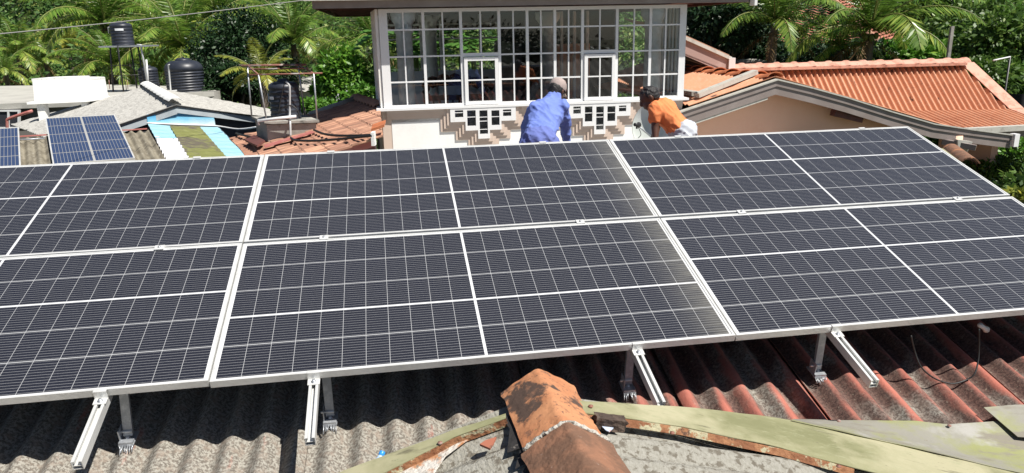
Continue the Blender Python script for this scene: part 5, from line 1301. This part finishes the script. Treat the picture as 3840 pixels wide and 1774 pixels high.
# ---- concrete flat roofed building, parapet box, tanks
ZSL = -1.75
def on_z(x, y, z): r = ray(x, y); return r*(z/r.z)
fl = thing('flat_roofed_building', 'flat roofed concrete building with a sunlit slab behind the pale gable house', 'building', on_z(200, 240, ZSL) - V((0, 0, 3.4)))
s0, s1, s2, s3 = on_z(-60, 263, ZSL), on_z(250, 252, ZSL), on_z(548, 229, ZSL), on_z(545, 224, ZSL)
b0_, b1_ = on_z(-60, 217, ZSL), on_z(300, 212, ZSL)
mb = MB(); mb.prism([s0, s1, s2, on_z(520, 220, ZSL), b1_, b0_], V((0, 0, -.16))); mb.build('roof_slab', M['concrete_pale'], fl)
mb = MB(); mb.prism([s0 - V((0, -.3, .16)), s1 - V((0, -.3, .16)), V((s1.x, s1.y+.3, G)), V((s0.x, s0.y+.3, G))], V((0, .2, 0)))
s2b = s2 + V((-.1, .1, -.16)); s1b = s1 + V((0, .3, -.16)); mb.prism([s1b, s2b, V((s2b.x, s2b.y, G)), V((s1b.x, s1b.y, G))], V((0, .2, 0))); mb.build('wall', M['greywall'], fl)
mb = MB(); a_, b_ = on_z(470, 232, ZSL), on_z(549, 229, ZSL); mb.prism([a_ + V((0, -.25, 0)), b_ + V((0, -.05, 0)), b_ + V((0, -.05, -.75)), a_ + V((0, -.25, -.75))], V((0, .2, 0))); mb.build('stained_parapet', M['concrete'], fl)
wy = s0.y + .1
wp_ = lambda x, y, d=0: at(x, y, wy + d)
win = MB()
for (x0, y0, x1, y1) in ((-10, 277, 48, 281), (-10, 320, 48, 324)): win.prism([wp_(x0, y0), wp_(x1, y0), wp_(x1, y1), wp_(x0, y1)], V((0, .08, 0)))
for (x0, x1) in ((-10, -5), (18, 23), (44, 48)): win.prism([wp_(x0, 281), wp_(x1, 281), wp_(x1, 320), wp_(x0, 320)], V((0, .08, 0)))
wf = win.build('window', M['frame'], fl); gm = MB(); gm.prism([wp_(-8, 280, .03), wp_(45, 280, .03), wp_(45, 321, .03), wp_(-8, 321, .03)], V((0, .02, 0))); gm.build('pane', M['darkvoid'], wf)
mb = MB(); mb.tube(smooth([at(19, 330, 18), at(18, 308, 18), at(24, 298, 18), at(81, 279, 18)]), .035, 8); o = mb.build('red_pipe_rail', M['redbar']); setp(o, 'bent faded red pipe in front of the dark window at the left edge', 'pipe')
# white tank box on legs, standing on the gable roof
wbx = thing('white_concrete_tank', 'white painted concrete water box on short legs at the left', 'water tank', PLh.hit(150, 290))
y0_, y1_ = PLh.hit(100, 304).y, PLh.hit(210, 275).y; yb = (y0_ + y1_)/2
yc = y0_ - .02; fx = lambda x, y: at(x, y, yc + (x - 87)/130*.6)
bk = V((.15, .85, 0))
mb = MB(); mb.prism([fx(81, 202), fx(207, 199), fx(217, 254), fx(87, 257)], bk); mb.build('tank_body', M['white'], wbx)
mb = MB(); mb.prism([fx(79, 198), fx(168, 195), fx(168, 201), fx(80, 205)], bk + V((0, -.04, 0))); mb.prism([fx(168.3, 198), fx(207, 198), fx(208, 203), fx(168.3, 203)], bk + V((0, -.03, 0))); mb.build('lid', M['whiteridge'], wbx)
mb = MB(); o_ = V((0, -.12, 0)); mb.prism([fx(74, 256)+o_, fx(229, 249)+o_, fx(229, 255)+o_, fx(75, 262)+o_], bk + V((0, .2, 0))); mb.build('base_slab', M['white'], wbx)
for (x0, x1, yt, yb_) in ((91, 110, 262, 306), (203, 216, 257, 276)):
    mb = MB(); a_ = fx(x0, yt) + V((0, .0, 0)); b_ = fx(x1, yt); mb.prism([a_, b_, V((b_.x, b_.y, fx(x1, yb_).z - .25)), V((a_.x, a_.y, fx(x0, yb_).z - .25))], V((0, .18, 0))); mb.build('leg', M['whiteridge'], wbx)
# polythene tanks
def tank(label, c, r, h, name='water_tank', ribs=8, group='black plastic water tanks', seg=40, sticker=None, dome=.16):
    t = thing(name, label, 'water tank', c, group); mb = MB(); prof = [(0, 0), (r*.98, 0), (r, .01)]
    hb = h*(1-dome)
    for k in range(ribs):
        z0_ = hb*(k + .12)/ribs; dz_ = hb/ribs
        prof += [(r, z0_), (r*.965, z0_ + dz_*.16), (r*.965, z0_ + dz_*.62), (r, z0_ + dz_*.80)]
    for k in range(1, 7):
        a_ = k/6*math.pi/2; prof.append((r*(.34 + .66*math.cos(a_)**.8 if k < 6 else .34), hb + (h-hb)*math.sin(a_)))
    mb.lathe(c, prof, seg); mb.build('tank_body', M['tank'], t)
    mb = MB(); mb.lathe(c + V((0, 0, h - .005)), [(r*.40, 0), (r*.40, h*.035), (r*.34, h*.04), (r*.30, h*.07), (r*.1, h*.085), (0, h*.085)], 24); mb.build('lid', M['tank'], t)
    if sticker:
        az, zc, w_, h_, m_ = sticker
        mb = MB(); mb.surf(lambda a, b: (c + V((math.cos(az + (a-.5)*w_/r), math.sin(az + (a-.5)*w_/r), 0))*(r + .006) + V((0, 0, zc + (b-.5)*h_)), V((math.cos(az), math.sin(az), 0))), 8, 2, .003); mb.build('sticker', m_, t)
    return t
tc_ = on_z(311, 231, ZSL); pz = at(311, 118, tc_.y).z
c = V((at(311, 114, tc_.y).x, tc_.y, pz + .05)); tank('small black ribbed water tank raised on a tall thin steel stand at the upper left', c, .345, .72, sticker=(-1.3, .5, .26, .07, M['sticker_w']), ribs=6)
st = thing('tank_stand', 'tall thin dark steel stand carrying the raised tank', 'tank stand', tc_)
mb = MB(); Y_ = tc_.y
for x0, x1, dy in ((277, 285, -.3), (296, 311, -.55), (328, 346, .0), (347, 366, -.2)):
    m_ = MB(); m_.tube([at(x0, 116, Y_ + dy), on_z(x1, 231, ZSL)*1.0], .026, 6); m_.build('leg', M['black'], st)
m_ = MB(); m_.box(V((c.x + .18, c.y, pz + .02)), .78, .45, .025); m_.build('platform', M['alu_dull'], st)
m_ = MB(); m_.tube([at(277, 165, Y_ - .3), at(353, 163, Y_ - .2)], .012, 5); m_.tube([at(281, 190, Y_ - .3), at(358, 188, Y_ - .2)], .012, 5); m_.build('cross_bars', M['black'], st)
mb = MB(); mb.tube([at(345, 113, Y_ - .35), at(354, 113, Y_ - .35), at(357, 130, Y_ - .35), at(373, 218, Y_ - .35)], .03, 8); mb.tube([at(277, 68, Y_), at(272, 69, Y_), at(274, 84, Y_)], .02, 6); o = mb.build('downpipe', M['pipe']); setp(o, 'grey plastic pipe running down the tall tank stand', 'pipe')
mb = MB(); mb.tube([at(368, 150, Y_ - .6), at(374, 222, Y_ - .6)], .03, 8); o = mb.build('vent_pipe', M['whitepipe']); setp(o, 'short white vent pipe beside the tall tank stand', 'pipe')
c = on_z(379, 229, ZSL); tank('narrow black water tank half hidden behind the whitewashed ridge', c, 23*c.y/1888, .80, ribs=8)
c = on_z(457, 233, ZSL - .02) + V((0, .4, 0)); tank('wide squat black ribbed water tank on the flat concrete slab', c, 45*c.y/1888, 1.02, ribs=8, dome=.30)
cp = c; rp = 45*c.y/1888
t2 = MB(); p_ = lambda x, y: at(x, y, c.y - rp - .1); t2.tube([p_(427, 163), p_(424, 163), p_(425, 180), p_(429, 228), p_(445, 228)], .028, 8); o = t2.build('tank_pipe', M['pipe']); setp(o, 'pale pipe hooked down the front of the wide squat tank', 'pipe')
# bare reinforcement bars on the slab
for i, x in enumerate((262, 268, 276, 318, 322)):
    mb = MB(); b_ = on_z(x, 224 + (i % 2)*4, ZSL); mb.tube([b_, b_ + V((.02, 0, .32))], .012, 5); o = mb.build('starter_bar', M['rust']); setp(o, 'thin rusty starter bar standing on the flat concrete slab', 'steel bar', 'rusty starter bars on the slab')

# ================================================================== CLAY ROOF AND TANK PLINTH
KC = .76
def atk(x, y, Y): return at(x, y, Y*KC)
C1 = atk(897, 248, 16.9); C2 = ray(957, 268); C2 = C2*(C1.z/C2.z); CP = Pl(C1, C2, atk(610, 385, 13.6))
cl = thing('clay_roof_house', 'weathered orange-brown roof left of the glazed building, below the tank plinth', 'house', CP.hit(800, 340))
cdir = (C2 - C1).normalized(); cdn = CP.n.cross(cdir).normalized()
cdn = cdn if cdn.z < 0 else -cdn
mb = MB()
ptsP = [CP.hit(x, y) for x, y in ((555, 412), (790, 408), (850, 381), (938, 351), (975, 335), (975, 273), (957, 268), (897, 248), (779, 288), (655, 330), (600, 352), (548, 382))]
# stepped rows of sheets clipped to the outline: build as fine strips between two edge lines
up_ = [(617, 388), (597, 368), (577, 350), (655, 329), (779, 288), (897, 248), (956, 267)]; lo_ = [(618, 412), (640, 412), (700, 412), (790, 408), (850, 381), (938, 351), (963, 342)]
U_ = [CP.hit(*p) for p in up_]; L_ = [CP.hit(*p) for p in lo_]
def Lr_(arr, a):
    f = a*(len(arr)-1); k = min(int(f), len(arr)-2); return arr[k].lerp(arr[k+1], f-k)
def FC(a, b):
    p = Lr_(L_, a).lerp(Lr_(U_, a), b); s = (p - C1).dot(cdn); u = (p - C1).dot(cdir)
    h = .016*((s/.24) % 1.0) + .012*math.cos(2*math.pi*u/.17)
    return (p + CP.n*h, CP.n)
mb.surf(FC, 300, 130, .02, lambda a, b: ((Lr_(L_, a).lerp(Lr_(U_, a), b) - C1).dot(cdir), (Lr_(L_, a).lerp(Lr_(U_, a), b) - C1).dot(cdn)), smooth=True)
mb.build('roof_tiles', M['clay'], cl)
for k in range(8): ridgecap(C1 + (C2-C1)*1.0*(k/8) + V((0, 0, .03)), cdir, (C2-C1).length*1.0/8*1.1, .12, M['clay'], 'ridge_tile', cl, tilt=-.4)
mb = MB(); a_, b_ = CP.hit(779, 288, .02), CP.hit(899, 247, .03); mb.tube([a_, b_], .045, 8); mb.build('verge_capping', M['concrete'], cl)
mb = MB(); a_, b_ = CP.hit(843, 384, -.02), CP.hit(942, 349, -.02); mb.prism([a_, b_, b_ - V((0, 0, .09)), a_ - V((0, 0, .09))], V((0, .03, 0))); mb.build('eave_board', M['redbar'], cl)
mb = MB(); mb.prism([a_ - V((0, 0, .09)), b_ - V((0, 0, .09)), V((b_.x, b_.y+.2, G)), V((a_.x, a_.y+.2, G))], V((0, .1, 0))); mb.build('wall', M['soffit'], cl)
mb = MB(); p_ = CP.hit(939, 338, .06); mb.box(p_ - V((0, 0, .05)), .02, .06, .08); mb.build('gutter_end', M['whiteridge'], cl)
mb = MB(); p_ = CP.hit(950, 322, .10); mb.prism([p_ + V((-.08, 0, -.04)), p_ + V((.08, 0, .01)), p_ + V((.08, .14, .05)), p_ + V((-.08, .14, .0))], V((0, 0, .03))); mb.build('loose_tile', M['orange_tile'], cl)
mb = MB(); mb.prism([CP.hit(x, y, .05) for x, y in ((664, 366), (784, 331), (792, 334), (668, 372))], CP.n*.01); mb.build('red_flashing', M['redbar'], cl)
pl_ = thing('tank_plinth', 'rendered concrete plinth on the clay roof under the caged water tank', 'plinth', atk(735, 350, 14.3))
f1, f2, f3, f4 = atk(664.8, 306.6, 14.0), atk(803, 302, 14.1), atk(766.5, 288.4, 15.1), atk(633.7, 297, 15.0)
zt = (f1.z + f2.z)/2
for f in (f1, f2, f3, f4): f.z = zt
mb = MB(); mb.prism([f1, f2, f3, f4], V((0, 0, -.034))); mb.build('slab', M['concrete'], pl_)
g1, g2, g3, g4 = [p + (V(((f1+f2+f3+f4)/4)) - p)*.10 - V((0, 0, .046)) for p in (f1, f2, f3, f4)]
mb = MB(); mb.prism([g1, g2, g3, g4], V((0, 0, -.9))); mb.build('plinth_body', M['concrete'], pl_)
tcn = atk(721, 297, 14.5); tcn.z = zt
tank('black ribbed water tank standing on the plinth inside a rusty pipe cage', tcn, 37.5*11.02/1888, .53, ribs=7, sticker=(-2.25, .31, .10, .04, M['sticker_w']))
mb = MB(); az = -2.75; rr_ = 37.5*11.02/1888 + .008; mb.surf(lambda a, b: (tcn + V((math.cos(az+(a-.5)*.25), math.sin(az+(a-.5)*.25), 0))*rr_ + V((0, 0, .25 + .12*b)), V((math.cos(az), math.sin(az), 0))), 6, 2, .002)
o = mb.build('blue_sticker', M['sticker_b'], None); setp(o, 'blue and white sticker on the left side of the caged tank', 'sticker')
cage = thing('pipe_cage', 'rusty thin pipe frame standing around the water tank on the plinth', 'pipe frame', f4)
P4 = [atk(650, 188, 14.05), atk(789, 184.5, 14.15), atk(750, 162, 15.05), atk(622, 164, 15.0)]; zc = sum(p.z for p in P4)/4
B4 = [f1 + V((.02, .05, 0)), f2 - V((.04, -.05, 0)), f3, f4]
for p, b_ in zip(P4, B4):
    m_ = MB(); m_.tube([b_, p], .013, 6); m_.build('post', M['alu_dull'], cage)
for a_, b_, ex in ((P4[0], P4[1], .12), (P4[3], P4[2], .12), (P4[0], P4[3], 0), (P4[1], P4[2], 0), (P4[0].lerp(P4[3], .55), P4[1].lerp(P4[2], .55), .05), (P4[0].lerp(P4[3], .92), P4[1].lerp(P4[2], .92), .1)):
    d_ = (b_ - a_).normalized(); m_ = MB(); m_.tube([a_ - d_*ex, b_ + d_*ex], .012, 6); m_.build('bar', M['rust'], cage)
tf = lambda x, y: atk(x, y, 14.5 - (rr_ + .03)/KC)
mb = MB(); mb.tube(smooth([tf(719, 205), tf(727, 214), tf(729, 230), tf(729, 290), atk(730, 306, 13.95), atk(731, 345, 13.9)]), .015, 8); o = mb.build('supply_pipe', M['pipe']); setp(o, 'grey pipe running down the front of the caged tank', 'pipe')
mb = MB(); mb.tube(smooth([tf(716, 207), tf(710, 235), tf(704, 262), tf(701, 288)]), .008, 6); mb.tube(smooth([tf(700, 285), tf(715, 268), tf(735, 266), tf(750, 280), tf(752, 296)]), .008, 6); o = mb.build('black_hose', M['blackpipe']); setp(o, 'thin black hose looping on the front of the caged tank', 'hose')
mb = MB(); z_ = lambda x, y: atk(x, y, 13.95); mb.tube([z_(651, 315), z_(649, 304), z_(700, 298), z_(745, 293)], .022, 8); o = mb.build('overflow_pipe', M['whitepipe']); setp(o, 'white overflow pipe lying along the edge of the tank plinth', 'pipe')
def hose(pts, lab):
    mb = MB(); q_ = [CP.hit(x, y, .06) for x, y in pts]; mb.tube(smooth(q_, 10), .016, 7); o = mb.build('corrugated_hose', M['blackpipe']); setp(o, lab, 'hose')
hose([(790, 327), (815, 337), (850, 341), (900, 341), (938, 339)], 'upper black flexible hose curving across the clay roof')
hose([(732, 347), (745, 353), (790, 354), (840, 351), (890, 346), (936, 341)], 'lower black flexible hose lying on the clay roof from the grey pipe')
hose([(594, 335), (610, 340), (630, 344), (652, 346)], 'short black hose left of the tank plinth')
mb = MB(); mb.prism([CP.hit(x, y, .07) for x, y in ((617, 356), (641, 344), (668, 358), (648, 371))], CP.n*.03); o = mb.build('plinth_shadow_patch', M['soffit']); setp(o, 'small dark square patch painting the plinth shadow on the clay roof', 'shadow patch')  # dark patch painted where the plinth slab's shadow falls

# overhead wire
M['wire'] = mat('weathered_wire', (.27, .27, .26), .6)
mb = MB(); pts = []
for i in range(21):
    a = i/20; p = at(-60 + 900*a, 91 - 100*a + 9*math.sin(a*math.pi)*.5, 9 + 6*a); pts.append(p)
mb.tube(pts, .007, 6); o = mb.build('overhead_wire', M['wire']); setp(o, 'thin grey overhead wire crossing the trees at the top left', 'wire')
# far house behind the palms
fh = thing('far_white_house', 'white house with a grey roof half hidden behind the palms left of centre', 'house', at(775, 250, 30) )
a_, b_ = at(712, 226, 29), at(838, 226, 29); mb = MB(); mb.prism([a_, b_, V((b_.x, b_.y, G)), V((a_.x, a_.y, G))], V((0, 4, 0))); mb.build('wall', M['greenhouse'], fh)
quadsheet([at(704, 229, 28.6), at(845, 229, 28.6), at(836, 192, 31.5), at(716, 192, 31.5)], .3, .03, V((1, 0, 0)), V((0, -.4, .9)).normalized(), 'roof_sheet', M['asb_pale'], fh, 160, 6)

# ================================================================== BEHIND THE CAMERA (seen only in reflections)
bh = thing('house_behind', 'grey corrugated roofed house behind the photographer, reflected in the panes', 'house', (13, -9, G))
mb = MB(); mb.box((13.5, -10, (G - 3.0)/2), 7, 4.6, (-3.0 - G)/2); mb.build('wall', M['greywall'], bh)
quadsheet([V((6, -5, -3.0)), V((21, -5, -3.0)), V((21, -12, -1.5)), V((6, -12, -1.5))], .45, .05, V((1, .25, 0)).normalized(), V((0, .2, .97)).normalized(), 'roof_sheet', M['asb_near'], bh, 420, 40)

# ================================================================== TREES
random.seed(33)
def pc(x, y, Y): return at(x, y, Y)
def pxr(r, Y): return r*Y/1888
GP_ = 'coconut palms'
palm('coconut palm whose fronds spread behind the raised water tank', pc(262, 62, 33), 3.4, 22, M['frond'], 0)
palm('coconut palm right of the raised tank with long drooping yellow-edged fronds', pc(461, 128, 31), 3.3, 24, M['frond'], 1, yellow=.08)
palm('low coconut palm directly behind the legs of the tank stand', pc(285, 172, 31), 2.4, 20, M['frond'], 2, yellow=.03)
palm('tall upright coconut palm above the caged water tank', pc(738, 112, 30), 2.7, 22, M['frond'], 3, yellow=.04)
palm('yellowing coconut palm fronds just behind the pipe cage', pc(660, 205, 21), 1.35, 13, M['frond_y'], 1, yellow=.1, upright=.2)
palm('coconut palm in the top left behind the overhead wire', pc(300, 4, 36), 3.2, 22, M['frond'], 1)
palm('bright coconut palm behind the dark round tree', pc(545, 52, 34), 3.0, 22, M['frond'], 1, yellow=.1)
palm('coconut palm partly hidden by the left corner of the glazed building', pc(945, 120, 23), 2.2, 22, M['frond'], 1)
palm('coconut palm with many fronds behind the far white house', pc(815, 155, 33), 2.3, 20, M['frond'], 2)
palm('large coconut palm at the left edge of the wood', pc(45, 138, 43), 2.9, 20, M['frond'], 1, yellow=.10)
palm('small yellow coconut palm among the hillside trees left of the tank', pc(114, 118, 52), 2.3, 16, M['frond_y'], 1, yellow=.12)
palm('second small yellow palm just left of the raised tank', pc(172, 118, 52), 2.3, 16, M['frond_y'], 1, yellow=.08)
palm('short palm low in the wood above the white tank box', pc(115, 158, 44), 1.8, 15, M['frond'], 1, yellow=.1)
palm('young palm right of the white tank box', pc(232, 190, 34), 1.6, 14, M['frond'], 1, yellow=.12)
palm('young palm with pale fronds at the bottom left corner of the wood', pc(15, 188, 36), 1.7, 14, M['frond'], 1, yellow=.1)
palm('left coconut palm of the pair behind the terracotta ridge', pc(1948, 66, 22), 2.3, 17, M['frond'], 1, yellow=.0)
palm('wide spreading coconut palm right of the tiled house', pc(2190, 85, 21), 2.9, 19, M['frond'], 2, yellow=.02)
palm('lower drooping palm behind the terracotta ridge tiles', pc(2110, 128, 22), 1.7, 14, M['frond'], 1, upright=.1)
palm('slender palm with a red crownshaft at the right edge', pc(2562, 62, 23), 1.0, 9, M['leaf_bright'], 1, 'palms of the right edge', upright=1.2, name='sealing_wax_palm', trunkmat=M['redpalm'], tr=.05)
# broadleaf trees
tree('mango_tree', 'dense dark round tree right of the wide squat tank', 'tree', pc(612, 150, 29), 1.85, 1.8, 2.1, 26000, .14, M['leaf_dark'], clumps=60, r0=.22)
tree('mango_tree', 'dark lower tree mass between the wide tank and the pipe cage', 'tree', pc(585, 225, 26.5), 1.6, 1.2, 1.1, 12000, .15, M['leaf_dark'], clumps=40)
tree('broadleaf_shrub', 'bright green feathery shrub left of the glazed building', 'tree', pc(862, 205, 21), .85, .8, .95, 6000, .15, M['leaf_bright'], clumps=36, r0=.08)
tree('broadleaf_shrub', 'low bright bush at the foot of the clay ridge', 'bush', pc(920, 250, 18.5), .55, .5, .35, 2600, .12, M['leaf_bright'], clumps=20, r0=.06)
tree('broadleaf_shrub', 'small green bush below the far white house', 'bush', pc(770, 268, 19.5), .75, .5, .25, 2600, .12, M['leaf_bright'], clumps=20, r0=.06)
tree('shade_tree', 'dark glossy tree behind the brown eave right of the glazed building', 'tree', pc(1800, 80, 24), 1.7, 1.5, 1.6, 9000, .17, M['leaf_dark'], clumps=45)
tree('shade_tree', 'very dark tree mass under the left palm of the pair', 'tree', pc(1900, 135, 25), 2.0, 1.2, .95, 8000, .2, M['leaf_dark'], clumps=45)
tree('shade_tree', 'dark understorey tree behind the wide palm', 'tree', pc(2140, 158, 23.5), 2.4, 1.0, .65, 8000, .2, M['leaf_dark'], clumps=45)
for i, (x, y, Y, rx_, rz_, m_, lab) in enumerate((
        (2300, 60, 30, 2.6, 2.0, 'leaf_mid', 'mid green tree above the square concrete pole'),
        (2450, 20, 29, 2.6, 1.9, 'leaf_mid', 'mid green tree at the top right corner'),
        (2400, 130, 24, 1.5, 1.5, 'leaf_mid', 'tree right behind the end of the terracotta ridge'),
        (2520, 120, 22, 1.5, 1.3, 'leaf_mid', 'leafy tree around the thin post at the right edge'),
        (2480, 205, 20.5, 1.3, .75, 'leaf_mid', 'bushy tree just above the black shade net'),
        (2570, 215, 21, 1.0, .7, 'leaf_bright', 'bright green bush at the right edge above the shade net'),
        (2290, 150, 23, 1.2, .8, 'leaf_bright', 'bright green bush behind the middle of the terracotta ridge'),
        (2180, 10, 34, 2.4, 1.6, 'leaf_dark', 'dark tree above the tiled house'),
        (1845, 20, 31, 1.6, 2.0, 'leaf_dark', 'dark tree behind the left palm at the top'))):
    tree('broadleaf_tree', lab, 'tree', pc(x, y, Y), rx_, rx_*.8, rz_, int(7500), .17 if Y < 28 else .2, M[m_], clumps=48)
tree('garden_shrub', 'dark leafy garden shrub in the gap right of the porch', 'tree', pc(2520, 462, 16.0), 1.7, .8, .85, 9000, .11, M['leaf_mid'], clumps=44, r0=.07)
tree('garden_shrub', 'sunlit shrub behind the porch column', 'bush', pc(2450, 385, 17.5), 2.2, .8, .6, 6000, .13, M['leaf_bright'], clumps=40, r0=.07)
tree('garden_shrub', 'deep green bush below the right corner of the array', 'bush', pc(2600, 520, 8.6), .55, .5, .45, 4000, .09, M['leaf_mid'], clumps=30, r0=.06)
tree('garden_shrub', 'yellow-green sprig at the far right corner of the array', 'plant', pc(2566, 495, 6.4), .10, .1, .06, 160, .07, M['frond_y'], clumps=8, r0=.01)
tree('reflection_hedge', 'dark unseen hedge added behind the camera to block sky reflected in the panes', 'tree', V((4, -24, -2.2)), 16, 2, 3.4, 30000, .3, M['leaf_dark'], clumps=110)  # added out of view to block the sky in the pane reflections
# banana plants seen through the glazed room
def banana(c, label, h=2.6):
    t = thing('banana_plant', label, 'banana plant', V((c.x, c.y, G)), 'banana plants behind the glazed building'); mb = MB(); mb.tube([V((c.x, c.y, G)), c], .11, 10, True, .07); mb.build('trunk', M['leaf_mid_solid'], t)
    lv = []
    for i in range(11):
        az = i*2.4 + rl(-.3, .3); el = R(rl(35, 80)); d = V((math.cos(az)*math.cos(el), math.sin(az)*math.cos(el), math.sin(el))); p = V(c); L__ = rl(1.4, 2.1); n = 12
        for k in range(n):
            nd = (d + V((0, 0, -.13*k/n*3))).normalized(); s = nd.cross(V((0, 0, 1))).normalized(); wd = .42*math.sin(math.pi*(k+.6)/(n+.6))**.7
            for sg in (-1, 1): lv.append((p, (s*sg*.9 + nd*.35 - V((0, 0, .2))).normalized(), (V((0, 0, 1)) + rvec()*.2).normalized(), wd*.95, L__/n*1.7, .35 + .25*sg*.5 + rl(-.15, .2)))
            p = p + nd*L__/n; d = nd
    leafmesh('crown', lv, M['banana'], t, V((c.x, c.y, G)))
for i, (x, y, Y) in enumerate(((1045, 125, 20.5), (1110, 115, 21.3), (1160, 140, 21), (1085, 168, 20.2), (1010, 155, 21.5), (1190, 105, 22.5))):
    banana(at(x, y, Y), ('banana plant with broad bright leaves, ' + ('leftmost but one', 'tallest', 'rightmost of the near ones', 'lowest', 'leftmost', 'farthest right')[i] + ' behind the glass room'))
